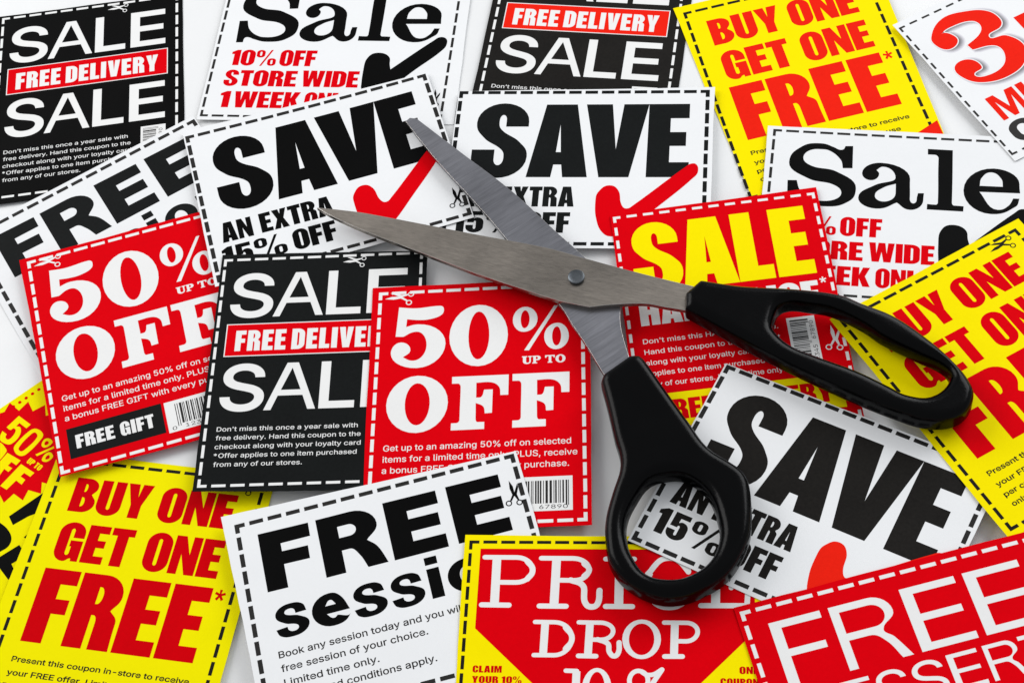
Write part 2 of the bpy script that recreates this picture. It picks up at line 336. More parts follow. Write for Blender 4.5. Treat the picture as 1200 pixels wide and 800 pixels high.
STAR = dict(
 star='-3.98,17.88 -0.72,17.31 -0.29,15.93 -2.14,12.82 2.63,12.11 1.68,8.00 5.95,8.74 6.59,4.41 10.39,6.37 11.85,3.43 13.62,4.48 16.59,2.99 17.39,5.10 21.04,4.03 21.93,6.60 25.09,6.06 25.39,8.67 28.03,9.85 27.67,12.47 31.2,13.4 31.0,16.2 33.6,18.6 31.13,20.07 34.55,22.43 30.62,24.85 32.70,28.08 28.60,29.07 29.29,33.16 24.64,32.51 24.10,35.56 19.4,33.4 14.71,35.25 11.4,32.1 7.14,32.7 5.4,28.9 0.8,28.3 0.6,24.2 -3.6,22.4',
 n5='4.34,13.10 9.91,11.87 10.19,13.66 6.85,14.36 7.20,15.77 8.69,15.02s 11.10,16.82s 11.94,20.34s 10.63,21.80s 7.72,22.35s 5.67,20.16 7.69,19.70 8.51,20.58s 9.82,20.32s 9.66,18.42s 8.49,16.73s 7.30,16.85s 7.11,17.96s 5.38,18.38',
 n0='12.64,11.24s 15.66,10.58s 17.05,12.01s 18.65,18.80s 17.45,20.71s 14.42,20.84s 13.07,19.38s 11.73,13.14s;13.64,12.23s 15.57,12.76s 16.85,18.15s 16.42,19.51s 14.84,19.20s 13.20,13.60s',
 pct='17.95,10.72s 20.25,9.65s 21.04,11.13s 20.43,12.99s 18.86,12.96s;18.82,11.23s 19.76,10.78s 20.27,11.69s 19.58,12.29s;22.30,9.86 23.10,9.73 21.66,16.34 20.78,16.43;22.93,12.86s 25.03,12.29s 25.82,13.76s 25.32,15.48s 23.75,15.76s;23.80,13.37s 24.84,13.39s 25.05,14.32s 24.34,14.82s',
 O='11.3,22.6s 13.5,23.2s 14.9,29.3s 13.2,31.2s 10.6,31.6s 8.9,30.0s 7.6,24.2s 9.00,22.9s;10.9,24.5s 9.6,25.1s 10.9,29.6s 12.4,29.3s 12.3,27.0s',
 F1='14.04,23.03 19.43,21.24 19.99,23.20 17.88,23.75 18.25,25.33 20.10,24.76 20.43,26.38 18.51,26.83 19.50,28.89 17.12,29.56 16.0,29.2',
 F2='20.72,21.79 26.45,20.17 26.81,21.94 24.21,22.67 24.57,24.23 26.66,23.69 27.42,25.48 24.89,26.04 25.74,30.11 23.12,30.97',
 b1='34.74,21.53 34.52,19.03 37.18,20.94 40.65,27.70 39.61,27.42 38.88,29.68 38.26,34.99 34.68,34.39',
 b2='44.36,34.54 44.13,32.41 45.97,34.15',
 b3='32.35,38.92 34.78,37.64 38.32,37.02s 41.99,37.67s 43.84,39.87s 43.76,42.79 43.04,45.01',
 b4='45.72,36.99 48.87,37.03 50.11,39.87 49.86,42.22 52.74,42.70 54.01,45.73 49.01,45.80 45.09,45.53')

# ------------------------------------------------------------------ plain sans letter outlines for small print (cap height 509)
FACE = {
 '%': '676|175 283C154 283 136 287 121 297C105 307 94 319 86 335C79 351 75 368 75 388L75 412C75 431 79 449 87 464C94 480 106 493 121 503C136 512 154 517 175 517C197 517 216 512 230 503C245 493 256 480 264 464C272 449 276 431 276 412L276 388C276 368 272 351 264 335C256 319 245 307 230 297C215 287 197 283 175 283|175 327C193 327 205 333 212 346C220 358 223 372 223 388L223 412C223 428 220 442 213 454C205 466 193 473 175 473C158 473 146 466 138 454C131 442 127 428 127 412L127 388C127 372 131 358 138 346C145 333 158 327 175 327|501 -10C480 -10 461 -5 446 5C431 14 420 27 412 43C404 59 400 76 400 95L400 120C400 139 404 156 412 172C420 188 432 201 447 210C462 220 480 225 501 225C523 225 541 220 556 210C571 201 582 188 590 172C597 156 601 139 601 120L601 95C601 76 597 59 589 43C582 27 570 14 555 5C541 -5 523 -10 501 -10|501 35C518 35 530 41 538 53C545 65 549 79 549 95L549 120C549 136 545 150 538 162C531 174 519 180 501 180C484 180 472 174 464 162C457 150 453 136 453 120L453 95C453 79 456 65 464 53C471 41 484 35 501 35|132 0L482 509L540 509L191 0L132 0',
 "'": '206|78 318L70 509L136 509L128 318L78 318',
 '*': '453|201 223L206 331L114 272L89 315L186 365L89 415L114 459L206 400L201 509L250 509L246 400L337 459L362 415L266 365L362 315L337 272L246 331L250 223L201 223',
 ',': '188|38 -119L68 71L137 71L84 -119L38 -119',
 '-': '453|337 244L337 188L114 188L114 244L337 244',
 '.': '188|95 -4C83 -4 72 0 63 9C54 18 50 28 50 41C50 54 54 65 63 73C72 82 83 87 95 87C108 87 119 82 128 73C137 65 141 54 141 41C141 28 137 18 128 9C119 0 108 -4 95 -4',
 '0': '453|227 -7C189 -7 157 3 130 24C103 45 83 74 69 113C55 152 48 199 48 254C48 309 55 356 69 395C83 434 104 464 130 484C157 505 189 516 227 516C264 516 296 505 323 484C350 464 370 434 384 395C398 356 405 309 405 254C405 199 398 152 384 113C370 74 350 45 323 24C297 3 264 -7 227 -7|227 50C252 50 273 58 290 74C308 90 321 113 330 144C339 174 344 211 344 254C344 297 339 334 330 365C321 395 308 419 290 435C273 451 252 460 227 460C202 460 180 451 163 435C146 419 132 395 123 365C114 334 109 297 109 254C109 211 114 174 123 144C132 113 146 90 163 74C180 58 202 50 227 50',
 '1': '453|76 0L76 55L391 55L391 0L76 0|276 509L276 0L212 0L212 448L209 448L86 358L86 427L198 509L276 509',
 '2': '453|64 0L64 47L234 229L282 282C295 298 304 313 311 327C317 341 320 356 320 371C320 390 316 405 308 419C299 432 288 442 273 449C259 456 242 460 224 460C204 460 187 456 172 447C158 439 147 428 139 413C131 399 127 382 127 362L66 362C66 392 72 419 86 442C100 465 119 483 143 496C167 509 194 516 225 516C255 516 282 509 306 497C329 484 348 467 361 445C374 424 381 399 381 372C381 354 378 335 371 318C364 300 353 280 336 259C319 237 296 211 267 180L153 60L153 57L389 57L389 0L64 0',
 '3': '453|218 -7C187 -7 158 -1 133 10C107 21 86 37 70 57C54 78 46 103 44 132L109 132C111 114 117 99 126 87C136 75 149 65 165 59C181 53 199 50 219 50C239 50 258 53 275 61C292 68 305 79 315 93C324 107 329 124 329 145C329 163 325 181 316 196C307 212 293 224 275 234C256 243 231 248 201 248L157 248L157 299L288 448L288 452L70 452L70 509L372 509L372 461L211 278L211 289C249 293 281 288 308 276C335 263 356 246 371 222C386 199 393 173 393 145C393 115 385 89 370 66C355 43 335 25 309 12C282 0 252 -7 218 -7',
 '4': '453|40 105L40 158L247 509L311 509L109 166L109 163L413 163L413 105L40 105|282 0L282 121L282 146L282 318L343 318L343 0L282 0',
 '5': '453|221 -7C191 -7 164 -1 140 11C116 23 97 39 83 60C69 81 61 104 60 130L122 130C124 115 129 101 138 89C147 77 159 67 173 60C188 53 204 50 221 50C242 50 260 55 276 64C292 74 305 87 314 104C323 121 328 141 328 162C328 184 323 204 314 221C304 238 291 252 275 262C258 272 239 277 218 277C201 277 184 274 167 268C151 263 138 255 128 246L67 253L96 509L366 509L366 452L151 452L134 301L136 301C147 311 161 319 178 325C194 331 211 334 229 334C253 334 274 329 294 321C313 313 331 301 345 285C359 270 371 252 379 231C387 210 391 188 391 163C391 130 384 101 369 76C354 50 334 30 309 15C283 1 254 -7 221 -7',
 '6': '453|226 -7C195 -7 167 0 142 15C118 29 98 49 84 74C71 100 64 129 64 162C64 186 69 212 80 239C91 266 110 300 137 340L252 509L322 509L151 261L145 261C150 271 157 280 165 288C174 296 184 302 196 307C207 312 221 314 235 314C266 314 293 308 316 295C339 282 357 263 370 240C382 216 389 189 389 157C389 125 382 97 368 73C354 48 334 28 310 14C286 0 258 -7 226 -7|226 48C246 48 264 53 279 63C294 72 306 85 314 101C323 118 327 136 327 157C327 178 323 197 314 213C306 230 294 242 279 251C264 261 246 265 226 265C207 265 189 261 174 252C159 243 147 230 138 214C129 198 125 179 125 158C125 137 129 118 138 102C147 85 159 72 174 63C189 53 207 48 226 48',
 '7': '453|97 0L323 448L323 452L62 452L62 509L391 509L391 449L165 0L97 0',
 '8': '453|226 -7C192 -7 162 -1 136 11C109 24 89 40 74 62C59 83 52 108 52 135C52 157 56 177 65 195C74 213 86 229 101 241C116 253 133 261 153 265L153 267C128 273 108 287 93 308C78 329 70 353 70 380C70 406 77 429 90 450C104 470 122 486 146 498C169 510 196 516 226 516C256 516 283 510 306 498C329 486 348 470 361 450C375 429 382 406 382 380C382 353 374 329 359 308C344 287 325 273 300 267L300 265C319 261 336 253 351 241C366 229 378 213 387 195C396 177 401 157 401 135C401 108 393 83 378 62C364 40 343 24 317 11C291 -1 260 -7 226 -7|226 49C249 49 268 53 285 60C301 68 314 78 323 91C332 105 337 121 337 139C337 158 332 174 322 189C313 203 300 214 283 223C266 231 247 235 226 235C205 235 186 231 169 223C152 214 139 203 130 189C120 174 115 158 115 139C115 121 120 105 129 91C138 78 151 68 167 60C184 53 204 49 226 49|226 290C244 290 260 293 274 300C288 307 299 318 307 330C315 343 319 358 319 376C319 393 315 407 308 420C300 433 289 443 275 449C261 456 245 460 226 460C208 460 191 456 177 449C163 443 152 433 145 420C137 407 133 393 133 376C133 358 137 343 145 330C152 318 163 307 178 300C192 293 208 290 226 290',
 '9': '453|226 516C258 516 286 508 310 494C335 480 354 460 368 434C382 409 389 380 389 347C389 323 383 297 373 270C362 243 343 209 315 168L200 0L130 0L301 248L307 248C303 238 296 229 287 221C279 213 269 207 257 202C245 197 232 195 218 195C187 195 160 201 137 214C114 227 96 245 83 269C70 292 64 320 64 352C64 384 71 412 85 436C99 461 118 480 143 494C167 508 195 516 226 516|226 460C207 460 189 456 174 446C159 437 147 424 138 407C130 391 125 372 125 352C125 330 130 312 138 295C147 279 159 266 174 257C189 248 207 243 226 243C246 243 263 248 279 257C294 266 306 279 314 295C323 311 327 330 327 350C327 372 323 391 314 407C306 424 294 437 279 446C264 456 246 460 226 460',
 'A': '480|16 0L201 509L276 509L463 0L395 0L287 302L264 372L232 478L245 478L213 371L191 302L85 0L16 0|110 142L110 199L370 199L370 142L110 142',
 'B': '456|60 0L60 509L241 509C276 509 306 503 329 491C352 479 369 462 381 442C392 422 398 399 398 374C398 352 394 334 387 320C379 306 369 294 356 286C344 277 330 271 315 267L315 262C331 261 347 255 363 245C379 235 392 221 402 203C413 185 418 163 418 136C418 111 412 87 400 67C388 46 370 30 344 18C319 6 287 0 247 0L60 0|125 57L245 57C284 57 313 65 330 80C347 95 355 114 355 137C355 154 351 170 342 184C334 198 321 209 306 218C290 227 271 231 248 231L125 231L125 57|125 285L238 285C257 285 273 289 288 296C303 303 315 313 323 326C332 339 336 355 336 372C336 395 328 414 313 429C297 444 273 452 240 452L125 452L125 285',
 'C': '510|267 -7C223 -7 184 4 150 25C116 46 89 76 70 115C50 154 40 201 40 254C40 308 50 354 70 393C89 432 116 462 150 484C184 505 223 516 267 516C293 516 317 512 340 504C363 497 384 486 402 471C420 457 436 439 448 418C460 398 468 374 473 348L408 348C404 366 398 381 389 395C381 408 370 419 357 428C345 438 331 444 315 449C300 454 284 456 267 456C236 456 208 448 184 432C159 417 139 394 125 364C111 334 103 297 103 254C103 211 111 175 125 145C140 115 159 92 184 76C209 61 236 53 267 53C284 53 300 55 315 60C331 65 345 71 357 81C370 90 381 101 389 114C398 128 404 143 408 160L473 160C469 135 460 111 448 91C436 70 421 52 402 38C384 23 363 12 341 5C318 -3 293 -7 267 -7',
 'D': '502|219 0L96 0L96 57L215 57C256 57 291 65 318 81C345 97 366 119 379 149C392 179 399 214 399 255C399 296 392 331 379 361C366 390 346 412 320 428C293 444 260 452 221 452L93 452L93 509L225 509C275 509 317 499 353 478C388 458 415 429 433 391C452 353 462 308 462 255C462 202 452 157 433 119C414 81 387 51 351 31C314 10 271 0 219 0|125 509L125 0L60 0L60 509L125 509',
 'E': '419|60 0L60 509L372 509L372 452L125 452L125 286L355 286L355 229L125 229L125 57L375 57L375 0L60 0',
 'F': '410|60 0L60 509L369 509L369 452L125 452L125 278L346 278L346 221L125 221L125 0L60 0',
 'G': '520|269 -7C223 -7 184 4 149 25C115 46 88 77 69 116C50 155 40 201 40 254C40 308 50 354 69 393C88 432 115 462 149 484C183 505 221 516 265 516C292 516 317 512 340 504C364 496 385 484 403 469C422 454 437 437 449 416C461 396 470 373 474 349L408 349C403 365 396 380 387 393C379 406 368 417 356 427C344 436 330 444 315 448C300 453 283 456 265 456C235 456 208 448 183 432C159 417 139 394 125 364C111 334 103 297 103 254C103 211 111 175 125 145C140 115 159 92 184 76C209 61 237 53 269 53C297 53 323 59 345 71C367 83 384 101 396 123C409 146 415 172 415 202L434 199L283 199L283 256L478 256L478 200C478 158 469 122 451 91C433 60 408 36 377 19C345 2 309 -7 269 -7',
 'H': '517|60 0L60 509L125 509L125 289L392 289L392 509L457 509L457 0L392 0L392 232L125 232L125 0L60 0',
 'I': '301|31 0L31 57L118 57L118 452L31 452L31 509L269 509L269 452L183 452L183 57L269 57L269 0L31 0',
 'L': '393|60 0L60 509L125 509L125 57L361 57L361 0L60 0',
 'O': '533|267 -7C223 -7 184 4 150 25C116 46 90 76 70 115C50 154 40 201 40 254C40 308 50 354 70 393C90 432 116 462 150 484C184 505 223 516 267 516C311 516 350 505 384 484C418 462 444 432 464 393C483 354 493 308 493 254C493 201 483 154 464 115C444 76 418 46 384 25C350 4 311 -7 267 -7|267 53C297 53 325 61 349 76C374 91 394 114 408 144C423 174 430 211 430 254C430 298 423 335 408 365C394 395 374 417 349 433C325 448 297 456 267 456C236 456 209 448 184 433C159 417 140 394 125 364C111 334 103 297 103 254C103 211 111 174 125 144C140 114 159 92 184 76C209 61 236 53 267 53',
 'P': '445|60 0L60 509L235 509C274 509 307 502 332 487C358 473 377 454 390 430C402 405 409 378 409 348C409 317 402 290 390 265C377 241 358 222 332 207C307 193 274 186 235 186L109 186L109 242L233 242C259 242 281 247 297 256C313 265 325 278 333 294C341 310 344 328 344 348C344 368 341 386 333 402C325 417 313 430 297 439C280 448 259 452 232 452L125 452L125 0L60 0',
 'R': '449|60 0L60 509L236 509C275 509 307 502 333 489C359 475 378 457 390 433C403 410 409 382 409 352C409 321 403 295 390 271C378 248 359 230 333 217C307 204 275 198 236 198L96 198L96 255L234 255C260 255 281 259 298 267C314 275 326 286 334 300C341 315 345 332 345 352C345 372 341 390 334 405C326 420 314 431 298 440C281 448 259 452 233 452L125 452L125 0L60 0|353 0L230 229L303 229L428 0L353 0',
 'S': '447|224 -9C187 -9 155 -3 128 9C100 21 79 38 64 60C49 82 40 107 38 137L104 137C106 117 112 101 123 88C134 75 149 65 166 59C184 52 203 49 224 49C247 49 268 53 286 60C304 68 319 78 329 92C340 105 346 121 346 139C346 155 341 169 332 179C323 189 311 198 296 205L245 222L184 239C142 251 109 268 86 289C63 311 52 339 52 372C52 401 60 426 75 448C90 469 111 486 138 498C164 510 194 516 227 516C261 516 290 510 316 498C342 486 362 469 377 449C392 428 400 404 401 378L337 378C335 403 323 423 302 437C281 451 256 459 225 459C203 459 184 455 167 448C151 441 138 431 129 418C120 406 115 391 115 376C115 358 120 344 131 334C142 323 154 314 169 308L212 293L264 279L312 264C328 257 344 248 359 238C373 227 385 214 395 198C404 181 408 162 408 139C408 111 401 86 386 64C372 41 351 24 323 11C296 -2 263 -9 224 -9',
 'T': '449|32 452L32 509L417 509L417 452L257 452L257 0L193 0L193 452L32 452',
 'U': '517|259 -8C219 -8 184 0 154 15C124 31 101 53 85 80C68 107 60 138 60 173L60 509L124 509L124 178C124 154 130 132 141 113C152 94 167 79 187 68C207 57 231 52 259 52C287 52 311 57 331 68C351 79 366 94 377 113C387 132 393 154 393 178L393 509L457 509L457 173C457 138 449 107 433 80C416 53 393 31 363 15C334 0 299 -8 259 -8',
 'a': '389|160 -9C136 -9 114 -4 94 5C75 14 59 27 48 45C36 62 30 83 30 108C30 130 35 147 43 161C52 175 63 185 78 193C92 201 108 207 125 211L178 220L234 227C248 228 258 231 265 235C272 239 276 245 276 255L276 257C276 272 273 286 267 297C261 308 252 316 240 322C228 328 213 331 196 331C178 331 162 328 149 322C136 317 126 309 118 301C110 292 104 283 100 274L41 291C50 314 62 332 79 346C95 360 113 369 133 375C153 381 173 384 194 384C208 384 223 383 239 379C255 376 271 370 286 360C301 351 313 338 322 320C332 303 337 280 337 251L337 0L277 0L277 52L272 52C268 43 261 34 252 25C243 15 230 7 215 1C200 -5 182 -9 160 -9|170 45C193 45 212 50 228 59C243 68 255 79 263 93C271 107 276 122 276 138L276 190C273 187 268 184 259 182L231 176L200 171L175 168L134 159C121 154 111 148 103 139C96 131 92 119 92 105C92 92 95 81 102 72C109 63 118 57 130 52C142 48 155 45 170 45',
 'b': '424|229 -8C206 -8 187 -4 172 4C158 12 146 21 138 31L118 59L112 59L112 0L53 0L53 509L114 509L114 319L118 319L137 346C145 356 157 365 171 373C186 381 205 384 229 384C261 384 289 376 313 361C337 345 356 322 370 293C383 263 390 229 390 189C390 149 383 114 370 84C356 55 337 32 313 16C289 0 261 -8 229 -8|220 47C244 47 263 53 279 66C295 78 308 95 316 117C324 138 328 162 328 189C328 216 324 240 316 261C308 282 296 299 280 311C264 324 244 330 220 330C197 330 177 324 161 312C145 300 133 284 125 263C117 242 113 217 113 189C113 161 117 136 125 115C133 94 146 77 162 65C178 53 197 47 220 47',
 'c': '396|207 -8C173 -8 143 0 117 16C91 33 71 56 56 85C41 114 34 149 34 187C34 227 41 262 56 291C71 321 91 343 117 360C143 376 173 384 207 384C226 384 243 382 260 377C276 372 292 365 305 356C319 347 330 335 340 322C350 309 357 294 362 277L303 262C300 272 296 281 290 289C285 297 278 305 270 311C262 317 253 322 242 325C232 328 220 330 207 330C182 330 161 323 145 310C129 297 116 280 108 258C100 237 96 213 96 187C96 162 100 139 108 117C116 96 129 79 145 66C161 53 182 46 207 46C220 46 232 48 243 52C253 55 263 60 271 66C279 72 286 80 292 89L304 117L363 102C358 85 351 70 341 56C332 43 320 31 306 21C293 12 277 4 261 -1C244 -6 226 -8 207 -8',
 'd': '424|195 -8C164 -8 136 0 111 16C87 32 68 55 55 84C41 114 34 149 34 189C34 229 41 263 55 293C69 322 88 345 112 361C136 376 164 384 196 384C219 384 238 381 253 373C268 365 279 356 287 346C296 336 302 327 306 319L311 319L311 509L372 509L372 0L313 0L313 59L307 59L287 31C278 21 267 12 252 4C238 -4 219 -8 195 -8|205 47C227 47 247 53 263 65C279 77 291 94 299 115C308 136 312 161 312 189C312 217 308 242 300 263C292 284 279 300 263 312C247 324 228 330 205 330C181 330 161 324 145 311C129 299 116 282 108 261C100 240 96 216 96 189C96 162 100 138 109 117C117 95 129 78 145 66C161 53 181 47 205 47',
 'e': '404|212 -8C175 -8 143 0 117 16C90 33 70 56 56 85C41 114 34 148 34 187C34 226 41 260 55 290C69 319 89 343 115 359C141 376 171 384 205 384C226 384 246 381 266 374C285 367 303 356 319 341C335 326 348 306 357 282C366 258 371 228 371 194L371 169L75 169L75 221L338 221L310 202C310 227 306 249 298 269C290 288 278 303 263 314C247 325 228 330 205 330C182 330 163 325 146 313C130 302 118 288 109 270C100 251 96 232 96 211L96 178C96 150 101 126 110 106C120 87 134 72 151 61C168 51 189 46 212 46C228 46 241 48 254 53C266 57 277 64 285 73C294 82 301 93 306 105L365 91C359 71 349 54 335 39C321 24 303 13 283 4C262 -4 238 -8 212 -8',
 'f': '254|228 379L228 327L6 327L6 379L228 379|81 0L81 432C81 453 86 471 96 486C106 500 119 511 135 519C152 526 169 530 187 530L222 527L243 521L227 468L215 472L195 474C176 474 163 469 154 460C146 451 142 437 142 419L142 0L81 0',
 'g': '425|207 -151C179 -151 155 -147 134 -140C113 -132 96 -123 82 -110C69 -98 58 -84 51 -69L101 -41L122 -66C130 -75 141 -82 154 -88C168 -94 186 -97 207 -97C238 -97 263 -90 282 -75C302 -60 311 -37 311 -6L311 68L306 68L287 41C278 32 267 23 252 16C238 8 219 5 195 5C164 5 137 12 113 27C88 41 69 62 55 90C41 118 34 152 34 191C34 230 41 264 55 293C69 322 88 345 112 361C137 376 165 384 196 384C220 384 239 381 253 373C268 365 280 356 288 346L308 319L313 319L313 379L372 379L372 -9C372 -42 365 -69 350 -90C335 -111 316 -126 291 -136C266 -146 238 -151 207 -151|205 59C228 59 248 64 264 75C280 86 292 101 300 121C308 141 312 165 312 193C312 220 308 243 300 264C292 284 280 301 264 312C248 324 228 330 205 330C181 330 161 324 145 312C129 299 117 283 109 262C100 242 96 219 96 193C96 166 100 143 109 123C117 103 129 87 145 76C162 65 181 59 205 59',
 'h': '410|114 227L114 0L53 0L53 509L114 509L114 287L102 287C114 322 131 347 152 362C174 377 199 384 227 384C253 384 276 379 295 369C315 358 330 342 341 321C352 299 357 273 357 240L357 0L296 0L296 235C296 265 288 288 273 304C258 321 237 329 210 329C192 329 175 325 161 317C146 309 135 298 126 283C118 267 114 249 114 227',
 'i': '167|53 0L53 379L114 379L114 0L53 0|84 443C72 443 62 447 54 455C45 462 41 472 41 483C41 494 45 504 54 512C62 520 72 524 84 524C95 524 106 520 114 512C122 504 126 494 126 483C126 472 122 462 114 455C106 447 95 443 84 443',
 'k': '381|110 137L110 212L121 212L284 379L360 379L184 199L177 199L110 137|53 0L53 509L114 509L114 0L53 0|294 0L148 186L191 229L372 0L294 0',
 'l': '189|139 -2C110 -2 88 5 74 20C60 35 53 57 53 84L53 509L114 509L114 99C114 81 116 69 120 62C125 55 133 52 146 52L160 53L170 54L181 3L162 -1L139 -2',
 'm': '610|53 0L53 379L112 379L112 295L108 295C113 316 121 332 132 346C144 359 157 369 172 376C187 383 203 386 219 386C247 386 270 378 287 361C305 344 316 322 321 295L312 295C317 313 325 329 337 343C349 357 364 367 381 375C398 382 416 386 437 386C459 386 479 381 497 372C515 362 530 348 541 328C551 309 557 285 557 255L557 0L496 0L496 254C496 281 488 301 473 313C457 325 439 330 419 330C402 330 387 327 374 320C362 313 352 303 345 290C339 278 335 263 335 247L335 0L274 0L274 260C274 281 267 298 253 311C239 324 221 330 199 330C185 330 171 327 158 320C144 313 134 303 126 289C118 276 114 258 114 238L114 0L53 0',
 'n': '410|114 227L114 0L53 0L53 379L112 379L112 287L102 287C114 322 131 347 152 362C174 377 199 384 227 384C253 384 276 379 295 369C314 358 330 342 341 321C352 299 357 273 357 240L357 0L296 0L296 235C296 265 288 288 273 304C258 321 237 329 210 329C192 329 175 325 161 317C146 309 135 298 126 283C118 267 114 249 114 227',
 'o': '415|207 -8C173 -8 143 0 117 16C91 33 71 56 56 85C41 114 34 149 34 187C34 227 41 262 56 291C71 321 91 343 117 360C143 376 173 384 207 384C242 384 273 376 299 360C325 343 345 321 359 291C374 262 381 227 381 187C381 149 374 114 359 85C345 56 325 33 299 16C273 0 242 -8 207 -8|207 46C233 46 254 53 270 66C287 79 299 96 307 117C315 139 319 162 319 187C319 213 315 236 307 258C299 280 287 297 270 310C254 323 233 330 207 330C182 330 161 323 145 310C129 297 116 280 108 258C100 237 96 213 96 187C96 162 100 139 108 117C116 96 129 79 145 66C161 53 182 46 207 46',
 'p': '424|53 -143L53 379L112 379L112 319L118 319L137 346C145 356 157 365 171 373C186 381 205 384 229 384C261 384 289 376 313 361C337 345 356 322 370 293C383 263 390 229 390 189C390 149 383 114 370 84C356 55 337 32 313 16C289 0 261 -8 229 -8C206 -8 187 -4 173 4C158 12 146 21 138 31L118 59L114 59L114 -143L53 -143|220 47C244 47 263 53 279 66C295 78 308 95 316 117C324 138 328 162 328 189C328 216 324 240 316 261C308 282 296 299 280 311C264 324 244 330 220 330C197 330 177 324 161 312C145 300 133 284 125 263C117 242 113 217 113 189C113 161 117 136 125 115C133 94 146 77 162 65C178 53 197 47 220 47',
 'r': '259|53 0L53 379L112 379L112 321L115 321C122 340 135 355 152 367C170 379 190 385 213 385L229 384L243 384L243 322L230 324L207 326C189 326 173 322 159 315C145 307 134 297 126 284C118 270 114 255 114 237L114 0L53 0',
 's': '365|182 -8C156 -8 133 -4 112 3C92 11 75 23 62 38C49 53 40 72 36 94L94 107C99 86 109 70 124 60C139 50 158 45 181 45C208 45 229 51 244 62C260 74 268 87 268 103C268 116 263 127 254 136C245 144 231 151 212 155L149 170C115 178 89 191 72 208C55 225 47 247 47 274C47 296 53 315 65 332C77 348 94 361 115 370C136 380 160 384 187 384C213 384 235 380 254 372C272 365 287 353 299 339C310 325 319 309 324 290L268 277C263 292 255 304 243 316C230 327 212 333 187 333C165 333 146 327 131 317C116 306 109 293 109 277C109 263 114 252 124 243C134 235 150 228 172 223L229 209C264 201 290 188 306 171C323 154 331 133 331 107C331 84 325 64 312 47C300 30 282 16 260 6C237 -3 211 -8 182 -8',
 't': '227|204 379L204 327L6 327L6 379L204 379|65 471L126 471L126 98C126 81 129 69 136 61C143 54 154 50 170 50L185 51L202 54L213 2L192 -3L168 -4C136 -4 110 4 92 21C74 38 65 62 65 93L65 471',
 'u': '410|182 -5C157 -5 134 0 115 11C95 21 80 37 69 59C58 80 53 107 53 139L53 379L114 379L114 144C114 114 121 91 137 75C152 58 173 50 200 50C218 50 235 54 249 62C264 70 275 81 283 97C292 112 296 131 296 153L296 379L357 379L357 0L298 0L298 92L307 92C295 57 279 32 257 17C235 2 211 -5 182 -5',
 'v': '389|163 0L17 379L84 379L165 155L187 87L206 21L184 21L203 87L224 155L305 379L371 379L226 0L163 0',
 'w': '567|138 0L23 379L87 379L133 214L154 137L175 41L165 41L186 135L206 214L252 379L316 379L362 214L382 136L402 41L391 41L413 135L434 214L480 379L545 379L429 0L368 0L319 172L305 225L291 280L277 338L291 338L277 280L263 225L248 172L199 0L138 0',
 'y': '389|47 -139L61 -86L71 -87C83 -90 94 -91 104 -89C114 -87 122 -82 130 -74C138 -66 145 -53 151 -36L163 -1L17 379L84 379L165 155L187 87L206 21L184 21L202 87L224 155L305 379L371 379L204 -58C196 -78 187 -94 177 -107C166 -120 153 -129 139 -136C125 -142 109 -145 91 -145L65 -143L47 -139',
 'z': '380|42 0L42 46L254 320L254 323L48 323L48 379L333 379L333 331L126 60L126 56L339 56L339 0L42 0',
}
_lc = {}
def face_glyph(ch, bold, seg):
    key = (ch, bold, seg)
    if key in _lc: return _lc[key]
    parts = FACE[ch].split('|'); adv = float(parts[0]); cs = []
    for t in parts[1:]:
        import re
        toks = re.findall(r'([LC]?)([-\d ]+)', t); pts = []
        cur = None
        for k, nums in toks:
            q = [float(z) for z in nums.split()]
            if k == '': cur = np.array(q); pts.append(cur)
            elif k == 'L': cur = np.array(q); pts.append(cur)
            else:
                a, b, e = np.array(q[:2]), np.array(q[2:4]), np.array(q[4:])
                for i in range(1, seg + 1):
                    u = i / seg
                    pts.append((1 - u) ** 3 * cur + 3 * (1 - u) ** 2 * u * a + 3 * (1 - u) * u * u * b + u ** 3 * e)
                cur = e
        P = [pts[0]]
        for p in pts[1:]:
            if np.hypot(*(p - P[-1])) > 1.5: P.append(p)
        if np.hypot(*(P[0] - P[-1])) < 1.5: P.pop()
        if bold:
            n = len(P); R = []
            for i in range(n):
                e0 = P[i] - P[i - 1]; e1 = P[(i + 1) % n] - P[i]
                n0 = np.array([-e0[1], e0[0]]) / np.hypot(*e0); n1 = np.array([-e1[1], e1[0]]) / np.hypot(*e1)
                m = n0 + n1; L = m @ m
                m = m * 2 / L if L > 0.6 else m
                R.append(P[i] + m * bold * 1000)
            P = R
        cs.append(P)
    _lc[key] = (adv, cs)
    return _lc[key]
_tc = {}
CAP = 0.509
def bf_tris(text, offset, res=2):
    key = (text, offset, res)
    if key in _tc: return _tc[key]
    V, T, x = [], [], 0.0
    for ch in text:
        if ch == ' ': x += 195; continue
        gk = ('tri', ch, offset, res)
        adv, cs = face_glyph(ch, offset, res)
        if gk not in _tc: _tc[gk] = fill(cs, 'nonzero')
        v, t = _tc[gk]; k = len(V)
        V += [((p[0] + x) / 1000, p[1] / 1000) for p in v]; T += [tuple(i + k for i in q) for q in t]
        x += adv
    _tc[key] = (np.array(V), T)
    return _tc[key]

def small(text, x0, x1, ybase, cap, bold=0.012, rot=False):
    v, t = bf_tris(text, bold)
    lo = v[:, 0].min(); hi = v[:, 0].max()
    s = cap / CAP
    X = x0 + (v[:, 0] - lo) * (x1 - x0) / (hi - lo); Y = ybase - v[:, 1] * s
    return (list(zip(X, Y)), t)

